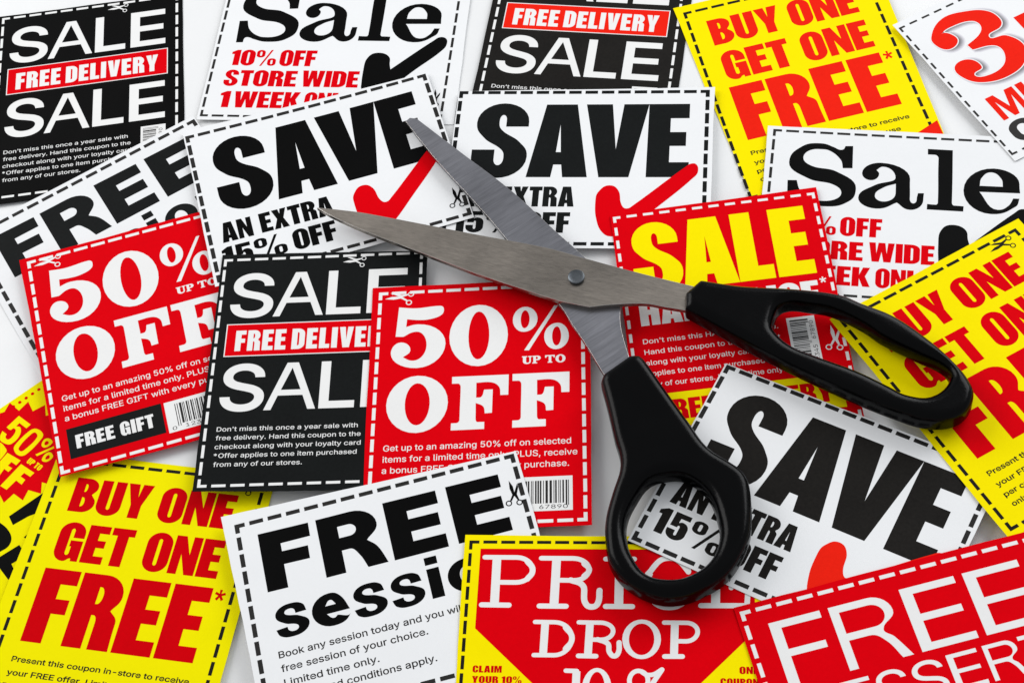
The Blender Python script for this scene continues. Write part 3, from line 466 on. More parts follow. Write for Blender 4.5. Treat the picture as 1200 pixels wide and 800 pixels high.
def letter(ch, x0, x1, ytop, ybase, bold=0.0):
    if ch == 'A':
        cs = [[np.array([p[0], -p[1]]) for p in c] for c in parse('0,0 39,100 61,100 100,0 85,0 73.5,30 25.5,30 14,0;30.5,42 49.7,89 69,42')]
        return fill(glyph_box(cs, x0, ytop, x1, ybase))
    if ch == 'R':
        cs = [[np.array([p[0], -p[1]]) for p in smooth(c)] for c in parse('0,0 0,100 62,100h 94,73v 70,48s 82,33s 100,0 83,0 68,30s 46,44h 14,44 14,0;14,55 14,89 60,89h 80,72v 60,55h')]
        return fill(glyph_box(cs, x0, ytop, x1, ybase))
    v, t = bf_tris(ch, bold, 6)
    lo = v.min(0); hi = v.max(0)
    if ch in 'SOGC': ytop -= (ybase - ytop) * .015; ybase += (ybase - ytop) * .015
    X = x0 + (v[:, 0] - lo[0]) * (x1 - x0) / (hi[0] - lo[0]); Y = ybase - (v[:, 1] - lo[1]) * (ybase - ytop) / (hi[1] - lo[1])
    return (list(zip(X, Y)), t)

# ------------------------------------------------------------------ coupon placement (mm): x, y, turn, height, tilts and curls
PLACE = {
 'K1': (-294.262392, 221.090848, 0.525484, 0.037, 0.011, -0.003, 0.0, 0.0),
 'A1': (-136.562587, 477.571747, -0.050087, 0.337, -0.384, 0.005, 0.083, 0.011),
 'A2': (44.140427, 458.921078, -0.301899, 0.498, -0.441, 0.023, 0.008, 0.206),
 'B1': (-44.829603, 478.121807, -0.2511, 0.679, -0.408, -0.169, 0.004, -0.026),
 'D3': (-129.053796, 271.069139, -0.324781, 1.064, -0.201, 0.685, 0.025, -0.126),
 'D1': (117.958081, 422.074928, 0.054599, 0.481, 0.439, -0.035, -0.003, 0.455),
 'F1': (-125.237516, 406.510857, 0.39833, 0.604, 0.506, -0.253, 0.006, 0.283),
 'B2': (132.917494, 357.793287, -0.301518, 1.243, 0.108, -0.179, 0.147, 0.178),
 'E1': (-119.486792, 364.049417, 0.123167, 1.926, -0.566, 0.202, 0.021, 0.021),
 'C2': (32.782158, 402.471247, -0.23205, 1.515, 0.124, 0.316, 0.122, 0.125),
 'G1': (71.0031, 331.396676, -0.07199, 2.543, -0.0, 0.235, -0.013, -0.0),
 'J1': (205.786398, 419.201084, 0.32313, 2.162, -0.036, -0.113, 0.0, 0.0),
 'C1': (-53.386283, 417.966462, 0.115818, 1.655, -0.632, 0.466, 0.532, 0.267),
 'A3': (-64.096133, 339.556004, -0.159972, 3.202, -0.631, 0.305, 0.009, 0.171),
 'E2': (-13.75285, 314.776205, -0.157132, 3.448, 0.045, 0.221, -0.01, -0.009),
 'F2': (-46.804946, 256.12988, 0.084525, 4.35, -0.14, 0.43, 0.014, -0.042),
 'H1': (13.161256, 223.993408, -0.202866, 4.721, -0.28, -0.114, 0.0, 0.0),
 'C3': (79.944905, 257.264848, -0.642838, 4.534, -0.594, 0.187, -0.016, -0.058),
 'D2': (149.79497, 290.189757, 0.346096, 4.095, 0.063, 0.48, 0.028, 0.069),
 'I1': (97.161376, 197.216165, 0.078809, 4.876, -0.05, 0.016, -0.0, -0.0),
}
PA, PB = 66.428, 86.957
PORTRAIT = set('ADEGK')
GRID = 9

class Card:
    def __init__(s, key, mat, corners, label, group=None, kbump=0.0):
        s.key = key; d = key[0]
        s.W, s.H = (PA, PB) if d in PORTRAIT else (PB, PA)
        s.x, s.y, s.t, s.c, s.a, s.b, s.p, s.q = PLACE[key]
        s.c += kbump
        cs = np.array(corners, float)
        s.us = list(np.linspace(-10, s.W + 10, GRID + 1)); s.vs = list(np.linspace(-10, s.H + 10, GRID + 1))
        # paper: a thin sheet with real thickness
        s.corners = cs
        rn = np.random.RandomState(sum(map(ord, key))); edge = []
        for i in range(4):
            A, B = cs[i], cs[(i + 1) % 4]; nn = np.array([-(B - A)[1], (B - A)[0]]) / np.hypot(*(B - A))
            ph = rn.rand(2) * 6.28
            for k in range(12):
                u = k / 12
                w = 0 if k == 0 else 0.14 * math.sin(3.1 * u * 2 + ph[0]) * math.sin(math.pi * u) + 0.05 * rn.randn()
                edge.append(A + (B - A) * u + nn * w)
        s.obj = s.build('coupon', [fill([edge])], mat, 0.1, None, thick=0.1)
        o = s.obj
        o.location = (s.x * MM, s.y * MM, 0); o.rotation_euler = (0, 0, s.t)
        o['label'] = label; o['category'] = 'coupon'
        o['group'] = group or 'coupons spread over the table'
    def z1(s, val, L, a, p): 
        t = 2 * val / L - 1; return a * t + p * t * t
    def interp(s, val, knots, L, a, p):
        f = [s.z1(k, L, a, p) for k in knots]
        return float(np.interp(val, knots, f))
    def zof(s, u, v): return s.c + s.interp(u, s.us, s.W, s.a, s.p) + s.interp(v, s.vs, s.H, s.b, s.q)
    def loc(s, u, v, dz):
        return ((u - s.W / 2) * MM, (s.H / 2 - v) * MM, (s.zof(u, v) + dz) * MM)
    def build(s, name, parts, mat, dz, parent, thick=0):
        bm = bmesh.new()
        for vs, ts in parts:
            bv = [bm.verts.new((p[0], p[1], 0)) for p in vs]
            for t in ts:
                try: bm.faces.new([bv[i] for i in t])
                except ValueError: pass
        vall = [v.co for v in bm.verts]
        x0 = min(v.x for v in vall); x1 = max(v.x for v in vall); y0 = min(v.y for v in vall); y1 = max(v.y for v in vall)
        for k in s.us:
            if x0 < k < x1: bmesh.ops.bisect_plane(bm, geom=bm.verts[:] + bm.edges[:] + bm.faces[:], plane_co=(k, 0, 0), plane_no=(1, 0, 0), dist=1e-5)
        for k in s.vs:
            if y0 < k < y1: bmesh.ops.bisect_plane(bm, geom=bm.verts[:] + bm.edges[:] + bm.faces[:], plane_co=(0, k, 0), plane_no=(0, 1, 0), dist=1e-5)
        for v in bm.verts: v.co = s.loc(v.co.x, v.co.y, dz)
        bm.normal_update()
        flip = [f for f in bm.faces if f.normal.z < 0]
        if flip: bmesh.ops.reverse_faces(bm, faces=flip)
        if thick:
            edges = [e for e in bm.edges if e.is_boundary]
            r = bmesh.ops.extrude_edge_only(bm, edges=edges)
            for e in r['geom']:
                if isinstance(e, bmesh.types.BMVert): e.co.z -= thick * MM
            bmesh.ops.recalc_face_normals(bm, faces=bm.faces[:])
            if sum(f.normal.z for f in bm.faces) < 0: bmesh.ops.reverse_faces(bm, faces=bm.faces[:])
        me = bpy.data.meshes.new(name); bm.to_mesh(me); bm.free()
        me.materials.append(MAT[mat])
        o = bpy.data.objects.new(name, me); col.objects.link(o)
        if parent: o.parent = parent
        return o
    def add(s, name, parts, mat, layer=1, label=None):
        o = s.build(name, parts, mat, 0.1 + 0.012 * layer, s.obj)
        if label: o['label'] = label
        return o
    # -------- print elements
    def glyphs(s, name, glyph_list, mat, layer=1, label=None):
        return s.add(name, [fill(g) for g in glyph_list], mat, layer, label)
    def rect(s, name, x0, y0, x1, y1, mat, layer=1):
        return s.add(name, [([(x0, y0), (x1, y0), (x1, y1), (x0, y1)], [(0, 1, 2, 3)])], mat, layer)
    def poly(s, name, pts, mat, layer=1):
        return s.add(name, [fill([[np.array(p, float) for p in pts]])], mat, layer)
    def border(s, mat, th=0.95, dash=4.5, period=5.8, arm=2.5, layer=2, sides='TRBL'):
        W, H = s.W, s.H; h = th / 2; R = []
        def box(x0, y0, x1, y1): R.append(([(x0, y0), (x1, y0), (x1, y1), (x0, y1)], [(0, 1, 2, 3)]))
        for cx, cy, sx, sy in ((0, 0, 1, 1), (W, 0, -1, 1), (W, H, -1, -1), (0, H, 1, -1)):
            x0, x1 = sorted((cx - sx * h, cx + sx * arm)); box(x0, cy - h, x1, cy + h)
            y0, y1 = sorted((cy + sy * h, cy + sy * arm)); box(cx - h, y0, cx + h, y1)
        gap = period - dash
        for L, horiz in ((W, True), (H, False)):
            run = L - 2 * arm - gap; n = max(1, round(run / period)); per = run / n; d = per - gap
            for k in range(n):
                a = arm + gap + k * per; b = a + d
                for c in ((0, H) if horiz else (0, W)):
                    w = (random.random() - .5) * 0.04
                    if horiz: box(a, c - h + w, b, c + h + w)
                    else: box(c - h + w, a, c + h + w, b)
        s.add('dashed_border', R, mat, layer)
    def icon(s, x, y, w, mat, up=False, layer=3, flip=False, ang=0.0):
        """little open scissors; points left, or up"""
        blades = [[(0, 2.5), (2.4, 1.7), (5.6, 1.75), (7.7, 3.3), (7.3, 3.75), (5.4, 2.55), (3, 2.9)],
                  [(1.8, .15), (3.2, .1), (5.6, 1.1), (7.9, .75), (8.0, 1.25), (6.0, 2.0), (5.0, 1.9)]]
        rings = [(8.8, .95), (8.2, 4.35)]
        def T(p):
            a, b = p
            if flip: b = 5 - b
            if up: a, b = 5 - b, a
            a *= w / 10; b *= w / 10
            ca, sa = math.cos(ang), math.sin(ang)
            return np.array([x + a * ca - b * sa, y + a * sa + b * ca])
        P = [fill([[T(p) for p in bl] for bl in blades], 'union')]
        for cx, cy in rings:
            o = [T((cx + 1.05 * math.cos(t), cy + 1.05 * math.sin(t))) for t in np.linspace(0, 2 * math.pi, 25)[:-1]]
            i = [T((cx + .68 * math.cos(t), cy + .68 * math.sin(t))) for t in np.linspace(0, 2 * math.pi, 25)[:-1]]
            P.append(fill([o, i]))
        s.add('scissors_mark', P, mat, layer)
    def barcode(s, x0, y0, x1, y1, bx0, by0, bx1, by1, vertical=False, digits='0   12345   67890', seed=4):
        """white panel + bars; vertical = bars lie across, digits run up the side"""
        pan = s.rect('barcode_panel', x0, y0, x1, y1, 'inkwhite', 2)
        rnd = random.Random(seed); R = []
        a0, a1 = (by0, by1) if vertical else (bx0, bx1)
        mods = []; 
        for k in range(30): mods += [rnd.choice((1, 1, 2, 3)), rnd.choice((1, 1, 2, 2))]
        tot = sum(mods); a = a0; u = (a1 - a0) / tot
        ends = (0, 1, 14, 15, 28, 29)
        for k in range(30):
            wd = mods[2 * k] * u; ex = 0.8 if k in ends else 0
            if vertical: R.append(([(bx0, a), (bx1 + ex, a), (bx1 + ex, a + wd), (bx0, a + wd)], [(0, 1, 2, 3)]))
            else: R.append(([(a, by0), (a + wd, by0), (a + wd, by1 + ex), (a, by1 + ex)], [(0, 1, 2, 3)]))
            a += (mods[2 * k] + mods[2 * k + 1]) * u
        o = s.build('barcode_bars', R, 'dash', 0.1 + 0.012 * 3, pan)
        if vertical:
            v, t = bf_tris('12345   67890', 0.0)
            X = v[:, 0]; Y = v[:, 1]; X = (X - X.min()) / (X.max() - X.min())
            yy = by1 - 0.6 - X * (by1 - by0 - 1.5); xx = bx1 + 2.45 - (1.35 * 1.0) + (-(Y / CAP) + 1) * -0.0
            xx = bx1 + 2.3 - (Y / CAP) * 1.35
            # text reads upward: glyph up = toward -x
            s.build('barcode_digits', [(list(zip(xx, yy)), t)], 'dash', 0.1 + 0.012 * 3, pan)
        else:
            s.build('barcode_digits', [small(digits, bx0 - 2.0, bx1 - 0.6, y1 - 0.75, 1.35, 0.0)], 'dash', 0.1 + 0.012 * 3, pan)
    def lines(s, rows, mat, bold=0.014, name='small_print', layer=2):
        s.add(name, [small(*r, bold=0.017 if mat == 'brown' else 0.011 if mat == 'dash' else 0.005) for r in rows], mat, layer)

# ------------------------------------------------------------------ coupon designs
def design_A(c, white='inkwhite'):                      # black SALE / FREE DELIVERY
    boxes = (('S', 3.3, 17.7), ('A', 17.9, 34.6), ('L', 35.6, 47.0), ('E', 49.0, 62.1))
    for yt, yb in ((6.0, 23.6), (42.0, 59.8)):
        c.add('sale_lettering', [letter(ch, a, b, yt, yb, 0.012) for ch, a, b in boxes], white, 2)
    bn = c.rect('banner', 3.0, 26.1, 63.1, 38.9, 'inkwhite', 2)
    c.build('banner_fill', [([(3.35, 26.45), (62.75, 26.45), (62.75, 38.55), (3.35, 38.55)], [(0, 1, 2, 3)])], 'red' if c.key != 'A2' else 'scarlet', 0.1 + .012 * 3, bn)
    c.build('banner_lettering', [fill(g) for g in heavy('FREE DELIVERY', 6.4, 59.4, 28.8, 36.8, sp=8.5, space=17)], 'inkwhite', 0.1 + .012 * 4, bn)
    c.lines([("Don't miss this once a year sale with", 3.6, 48.7, 67.2, 1.62), ("free delivery. Hand this coupon to the", 3.6, 49.8, 70.4, 1.62),
             ("checkout along with your loyalty card", 3.6, 50.0, 73.65, 1.62), ("*Offer applies to one item purchased", 3.6, 48.9, 76.9, 1.62),
             ("from any of our stores.", 3.8, 31.9, 80.1, 1.62)], white)
    c.barcode(53.4, 62.9, 62.4, 82.5, 54.2, 63.8, 59.0, 81.6, vertical=True)
    c.icon(40.0, 0.6, 8.0, white)
    c.border(white, 0.95, 4.5, 6.0)

def design_B(c, ink):                                   # white slab Sale, black tick
    c.glyphs('sale_lettering', [outl(SLAB[k]) for k in ('S', 'a', 'l', 'e')], ink)
    G = heavy('10%', 6.0, 24.2 - 1.2, 35.2, 42.6) + heavy('OFF', 24.3, 37.8, 35.0, 42.6)
    c.glyphs('offer_lettering', G, 'red')
    G = heavy('STORE', 5.1, 32.2, 44.9, 52.4) + heavy('WIDE', 34.0, 55.0, 44.6, 52.3)
    c.glyphs('offer_lettering', G, 'red')
    G = heavy('1', 5.4, 9.2, 54.9, 62.5) + heavy('WEEK', 10.6, 34.9, 54.9, 62.5) + heavy('ONLY', 36.6, 55.2, 54.9, 62.5)
    c.glyphs('offer_lettering', G, 'red')
    ck = '56.3,52.0 56.0,44.15v 57.0,37.62s 60.78,35.6h 65.2,39.31v 65.9,43.46 79.97,29.37s 82.83,27.6h 85.06,29.94v 83.63,34.05s 74.97,43.39s 66.14,53.11s 61.79,56.25h 57.6,55.2s'
    c.glyphs('check_mark', [outl(ck)], ink, 2)
    c.icon(81.5, 52.4, 8.0, ink, up=True)
    c.border('dash', 0.95, 4.4, 5.8)

def design_C(c, ink):                                   # white SAVE an extra 15% off
    def gb(ch, x0, x1, y0=5.6, y1=38.1):
        cs = [[np.array([p[0], -p[1]]) for p in cc] for cc in hv(ch)[1]]
        return glyph_box(cs, x0, y0, x1, y1)
    c.glyphs('save_lettering', [gb('S', 6.2, 25.6, 5.0, 38.5), gb('A', 25.9, 46.9), gb('V', 45.0, 66.9), gb('E', 66.9, 81.3)], ink)
    c.glyphs('offer_lettering', heavy('AN', 4.1, 14.9, 42.2, 50.9) + heavy('EXTRA', 17.7, 43.2, 42.2, 50.8), ink)
    c.glyphs('offer_lettering', heavy('15', 2.9, 13.2, 52.9, 61.8) + heavy('%', 14.0, 24.8, 52.9, 61.8) + heavy('OFF', 27.2, 42.3, 53.2, 61.9), ink)
    ck = '50.44,48.0v 51.6,43.82s 54.9,41.6h 58.0,43.88s 59.2,49.50s 60.98,51.52h 63.2,50.2s 80.3,33.6s 82.98,32.1h 84.60,34.78v 82.47,39.01s 70.78,51.54s 61.3,61.2s 57.15,63.36h 53.8,62.0s 51.4,57.0s'
    c.glyphs('check_mark', [outl(ck)], 'red' if c.key != 'C3' else 'scarlet', 2)
    c.icon(81.6, 53.2, 9.6, ink, up=True)
    c.border('dash' if c.key != 'C2' else 'grey', 1.4, 4.4, 5.75)

def design_D(c, red, dash):                             # yellow BUY ONE GET ONE FREE
    c.glyphs('offer_lettering', heavy('BUY', 6.3, 31.9, 5.8, 17.9) + heavy('ONE', 35.3, 59.6, 5.8, 17.9), red)
    c.glyphs('offer_lettering', heavy('GET', 6.6, 30.8, 21.8, 34.9) + heavy('ONE', 35.3, 59.9, 21.8, 34.9), red)
    st = [[np.array([p[0], -p[1]]) for p in cc] for cc in hv('*')[1]]
    c.glyphs('free_lettering', heavy('FREE', 5.9, 60.3, 38.0, 62.7) + [glyph_box(st, 60.9, 38.2, 64.4, 41.9)], red)
    c.lines([("Present this coupon in-store to receive", 5.3, 60.9, 69.4, 1.68), ("your FREE offer. Limited to one use", 5.2, 56.5, 73.7, 1.68),
             ("per customer. Offer lasts a limited time", 5.1, 60.5, 77.6, 1.68), ("only.", 5.2, 11.5, 81.3, 1.68)], dash, 0.0)
    x1 = c.corners[2][0]; y1 = c.corners[2][1]
    c.poly('corner_flash', [(x1, 73.1), (x1 - .02, y1 - .05), (34, y1 - 1.0)], red, 3)
    c.icon(54.6, 0.6, 9.2, dash)
    c.border(dash, 1.1, 4.5, 5.9)

def design_E(c):                                        # red 50% UP TO OFF
    c.glyphs('fifty_lettering', [outl(SLAB['n5']), outl(SLAB['n0']), outl(SLAB['pct'])], 'inkwhite', 2)
    F = outl(SLAB['F'])
    F2 = [[p + [19.3, 0] for p in cc] for cc in F]
    c.glyphs('off_lettering', [outl(SLAB['O']), F, F2], 'inkwhite', 2)
    up = []
    def slab_small(kind, x0, x1, y0, y1):
        D = {'U': '0,100 0,88 8,86 8,30v 42,-2h 74,30v 74,86 84,88 84,100 52,100 52,88 62,86 62,32v 46,14h 34,32v 34,86 44,88 44,100',
             'P': '0,0 0,12 10,14 10,86 0,88 0,100 50,100h 84,70v 50,40h 36,40 36,14 48,12 48,0;36,54 36,86 44,86h 56,70v 44,54h',
             'T': '26,0 26,12 36,14 36,86 24,86h 12,66v 0,66 0,100 98,100 98,66 86,66v 74,86h 62,86 62,14 72,12 72,0',
             'O': '46,103h 92,50v 46,-3h 0,50v;46,88h 64,50v 46,12h 28,50v'}[kind]
        cs = [[np.array([p[0], -p[1]]) for p in smooth(q)] for q in parse(D)]
        return glyph_box(cs, x0, y0, x1, y1)
    up = [slab_small('U', 46.9, 50.1, 27.3, 30.3), slab_small('P', 50.2, 52.9, 27.3, 30.2), slab_small('T', 54.3, 57.4, 27.3, 30.2), slab_small('O', 57.6, 60.8, 27.2, 30.3)]
    c.glyphs('up_to_lettering', up, 'inkwhite', 2)
    c.lines([("Get up to an amazing 50% off on selected", 3.6, 62.3, 60.2, 2.12), ("items for a limited time only. PLUS, receive", 3.6, 64.2, 64.2, 2.12),
             ("a bonus FREE GIFT with every purchase.", 3.5, 61.6, 68.15, 2.12)], 'inkwhite', 0.006)
    g = c.rect('gift_panel', 3.3, 71.3, 34.4, 82.9, 'grey', 2)
    c.build('gift_lettering', [fill(q) for q in heavy('FREE', 5.8, 18.3, 74.4, 79.6, sp=7) + heavy('GIFT', 20.3, 31.3, 74.4, 79.6, sp=7)], 'inkwhite', .1 + .012 * 3, g)
    c.barcode(35.3, 71.6, 62.6, 83.5, 38.6, 73.0, 61.7, 80.9)
    c.icon(1.5, -0.25, 9.8, 'inkwhite')
    c.border('inkwhite', 1.15, 4.5, 5.75)

def design_F(c, ink):                                   # white FREE session
    def box(x0, x1): return ['%g,4.9 %g,5.1 %g,9.7 %g,9.7 %g,12.6 %g,12.7 %g,17.1 %g,17.0 %g,20.4 %g,20.5 %g,25.2 %g,25.2' % (x0, x1 - .1, x1 - .1, x0 + 6.7, x0 + 6.7, x1 - .8, x1 - .8, x0 + 6.7, x0 + 6.7, x1, x1, x0)]
    Fg = '5.8,4.6 21.5,4.9 21.4,9.6 12.2,9.6 12.2,12.4 20.2,12.6 20.1,17.1 12.1,16.9 12.1,25.0 5.8,24.9'
    Rg = '23.8,4.8 34.5,4.8h 41.9,10.9v 38.0,15.9 40.7,18.9s 42.9,25.1 36.7,25.1 34.9,20.2s 32.3,17.4h 29.9,17.4 29.9,25.1 23.8,25.1;29.9,9.0 29.9,13.0 33.2,13.0h 35.4,11.0v 33.2,9.0h'
    c.glyphs('free_lettering', [outl(Fg), outl(Rg), outl(box(44.8, 61.5)[0]), outl(box(64.6, 81.3)[0])], ink)
    S = outl(LC_S); Em = outl(LC_E)
    def ell(cx, cy, rx, ry): return [np.array([cx + rx * math.cos(t), cy + ry * math.sin(t)]) for t in np.linspace(0, 2 * math.pi, 49)[:-1]]
    n_ = outl('72.3,30.8 75.9,30.8 75.9,32.4 78.9,30.4h 82.6,34.4v 82.6,41.0 78.9,41.0 78.9,35.4v 77.6,33.6h 76.0,35.6v 76.0,41.0 72.3,41.0')
    c.glyphs('session_lettering', [glyph_box(S, 6.3, 30.3, 16.4, 41.2), glyph_box(Em, 17.5, 30.3, 28.8, 41.2), glyph_box(S, 30.0, 30.4, 40.1, 41.3), glyph_box(S, 41.4, 30.5, 51.5, 41.4),
             [[np.array(p) for p in ((53.2, 27.0), (57.0, 27.0), (57.0, 29.6), (53.2, 29.6))]], [[np.array(p) for p in ((53.2, 30.9), (57.0, 30.9), (57.0, 40.9), (53.2, 40.9))]],
             [ell(64.8, 35.9, 5.9, 5.5), ell(64.8, 35.9, 2.2, 3.0)], n_], ink)
    c.lines([("Book any session today and you will receive a", 5.7, 76.5, 47.1, 2.15), ("free session of your choice.", 5.7, 49.6, 51.6, 2.15),
             ("Limited time only.", 5.9, 34.1, 56.2, 2.15), ("Terms and conditions apply.", 5.9, 50.4, 60.6, 2.15)], 'dash', 0.0)
    c.barcode(58.6, 49.6, 82.0, 62.0, 61.4, 50.8, 80.9, 59.4, digits='0  12345  67890')
    c.icon(81.6, 8.3, 9.4, ink, up=True)
    c.border('dash', 1.4, 4.4, 5.85)

def design_G(c):                                        # red with yellow SALE / HALF PRICE
    def gb(ch, x0, x1, y0=4.4, y1=32.1):
        return glyph_box([[np.array([p[0], -p[1]]) for p in cc] for cc in hv(ch)[1]], x0, y0, x1, y1)
    c.glyphs('sale_lettering', [gb('S', 3.9, 19.9, 3.7, 32.7), gb('A', 19.6, 37.5), gb('L', 37.6, 49.2), gb('E', 50.2, 62.4)], 'yellow', 2)
    st = [[np.array([p[0], -p[1]]) for p in cc] for cc in hv('*')[1]]
    c.glyphs('price_lettering', heavy('HALF', 3.9, 28.2, 34.9, 44.7) + heavy('PRICE', 31.0, 62.0, 34.9, 44.7) + [glyph_box(st, 62.6, 33.9, 64.9, 36.2)], 'inkwhite', 2)
    c.lines([("Don't miss this HALF PRICE sale.", 3.7, 46.8, 51.6, 1.8), ("Hand this coupon to the checkout", 3.7, 46.9, 55.7, 1.8),
             ("along with your loyalty card. Offer", 3.7, 46.3, 59.8, 1.8), ("applies to one item purchased from", 3.7, 47.2, 63.9, 1.8),
             ("any of our stores. Limited time only.", 3.7, 46.4, 68.0, 1.8)], 'inkwhite', 0.010)
    b = c.rect('yellow_banner', 3.5, 70.9, 63.0, 83.4, 'yellow', 2)
    c.build('banner_lettering', [fill(g) for g in heavy('FREE DELIVERY', 6.0, 59.6, 73.4, 80.8)], 'red', .1 + .012 * 3, b)
    c.barcode(49.7, 48.3, 58.6, 68.0, 50.6, 49.3, 55.6, 67.0, vertical=True, seed=9)
    c.icon(60.6, 52.8, 10.0, 'inkwhite', up=True)
    c.border('inkwhite', 1.0, 3.3, 5.4, arm=2.0)

def strokes_fill(gl):
    out = []
    for ss in gl:
        if isinstance(ss[0], str):
            out.append(fill(outl(ss[0]))); continue
        cs = []
        for w, s in ss:
            cs += stroke(smooth(parse(s)[0], closed=False, seg=8), w * 1.12)
        out.append(fill(cs, 'union'))
    return out

def design_H(c):                                        # yellow with red PRICE DROP panel
    c.poly('red_panel', [(3.0, 2.2), (83.9, 2.2), (83.9, 28.0), (60.8, 52.0), (60.8, 62.6), (26.0, 62.6), (26.0, 50.1), (3.0, 28.0)], 'red', 1)
    c.add('price_lettering', strokes_fill(PRICE), 'inkwhite', 2)
    c.add('drop_lettering', strokes_fill(DROP), 'inkwhite', 2)
    c.add('ten_per_cent_lettering', strokes_fill(TEN), 'inkwhite', 2)
    c.glyphs('claim_lettering', heavy('CLAIM', 3.1, 11.5, 39.6, 41.7, sp=7) + heavy('YOUR 10%', 3.1, 17.4, 42.8, 44.9, sp=7, space=24), 'deep_shaded_red', 2)
    c.glyphs('claim_lettering', heavy('ONE', 79.4 - .2, 84.6, 39.0, 41.2, sp=7) + heavy('COUPON', 73.8, 84.6, 42.6, 44.8, sp=7), 'deep_shaded_red', 2)
    c.border('brown', 1.0, 4.3, 5.5)

def design_I(c):                                        # red thin FREE DESSERT
    c.add('free_lettering', [letter(ch, a, b, 5.1, 25.1, 0.0) for ch, a, b in (('F', 6.2, 21.4), ('R', 23.9, 42.6), ('E', 45.1, 61.6), ('E', 64.0, 80.7))], 'inkwhite', 2)
    xs = (('D', 6.2, 16.6), ('E', 19.3, 28.2), ('S', 29.3, 38.4), ('S', 39.7, 49.1), ('E', 50.7, 59.6), ('R', 61.3, 71.2), ('T', 71.6, 81.0))
    c.add('dessert_lettering', [letter(ch, a, b, 27.8, 38.7, 0.0) for ch, a, b in xs], 'inkwhite', 2)
    c.border('inkwhite', 1.2, 4.4, 6.0)

def offset_contour(pts, d):
    n = len(pts); P = np.array(pts); out = []
    A = 0.5 * sum(P[i][0] * P[(i + 1) % n][1] - P[(i + 1) % n][0] * P[i][1] for i in range(n))
    sg = 1 if A > 0 else -1
    for i in range(n):
        t = P[(i + 1) % n] - P[i - 1]; L = np.hypot(*t) or 1
        out.append(P[i] + sg * np.array([t[1], -t[0]]) / L * d)
    return out

def design_J(c):                                        # white, big scarlet 3 with printed drop shadow
    three = outl(J3)
    for k in range(5):
        cs = [[p + [1.0, 0.9] for p in offset_contour(q, 1.25 - 0.42 * k)] for q in three]
        c.add('printed_drop_shadow', [fill(cs, 'union')], 'shadow%d' % k, 0.3 + 0.5 * k)
    c.add('figure_outline', [fill([offset_contour(q, 0.38) for q in three], 'union')], 'white', 3)
    c.add('figure_three', [fill(three, 'union')], 'scarlet', 3.6)
    c.glyphs('side_lettering', heavy('FOR', 35.8, 58.0, 16.6, 33.0), 'scarlet', 2)
    m = [(0, 0), (0, 100), (24, 100), (41, 38), (58, 100), (82, 100), (82, 0), (66, 0), (66, 74), (48, 0), (34, 0), (16, 74), (16, 0)]
    Mg = glyph_box([[np.array([p[0], -p[1]], float) for p in m]], 6.1, 42.0, 16.9, 53.2)
    c.glyphs('mix_lettering', [Mg] + heavy('I', 18.0, 20.9, 42.0, 53.2) + heavy('X', 22.0, 31.0, 42.0, 53.2), 'scarlet', 2)
    O = outl('9.6,54.9h 14.3,58.4v 14.3,60.2v 9.6,64.4h 4.9,60.2v 4.9,58.4v;9.6,57.0h 7.7,58.8v 7.7,60.4v 9.6,62.2h 11.5,60.4v 11.5,58.8v')
    c.glyphs('or_lettering', [O] + heavy('R', 15.6, 23.4, 55.1, 64.1), 'dash', 2)
    c.border('dash', 0.8, 3.1, 5.1, arm=2.0)

def design_K(c):                                        # yellow with jagged red star
    c.glyphs('red_star', [outl(STAR['star'])], 'red', 1)
    c.glyphs('star_lettering', [outl(STAR[k]) for k in ('n5', 'n0', 'pct', 'O', 'F1', 'F2')], 'yellow', 2)
    t = heavy('UP', 0, 2.5, 0, 2.1, sp=8) + heavy('TO', 3.2, 5.8, 0, 2.1, sp=8)
    a = -0.27
    t = [[[np.array([20.7 + p[0] * math.cos(a) - p[1] * math.sin(a), 18.2 + p[0] * math.sin(a) + p[1] * math.cos(a)]) for p in cc] for cc in g] for g in t]
    c.glyphs('star_lettering', t, 'yellow', 2)
    c.glyphs('black_lettering', [outl(STAR[k]) for k in ('b1', 'b2', 'b3', 'b4')], 'black', 2)
    D = []
    for k in range(30):
        y = -2 + 2.45 * k
        D.append(fill([[np.array([.58 * math.cos(t), y + .58 * math.sin(t)]) for t in np.linspace(0, 2 * math.pi, 11)[:-1]]]))
    c.add('dotted_border', D, 'red', 2)

# ------------------------------------------------------------------ the table
random.seed(3)
bm = bmesh.new()
v = [bm.verts.new(p) for p in ((-0.9, -0.35, -0.002), (0.9, -0.35, -0.002), (0.9, 1.35, -0.002), (-0.9, 1.35, -0.002))]
bm.faces.new(v)
r = bmesh.ops.extrude_face_region(bm, geom=bm.faces[:])
for e in r['geom']:
    if isinstance(e, bmesh.types.BMVert): e.co.z = -0.03
bmesh.ops.recalc_face_normals(bm, faces=bm.faces[:])
me = bpy.data.meshes.new('table_top'); bm.to_mesh(me); bm.free()
me.materials.append(table_mat())
to = bpy.data.objects.new('table_top', me); col.objects.link(to)
to.location.z = 0.0019
to['kind'] = 'structure'; to['label'] = 'plain white table surface under the coupons'; to['category'] = 'table'

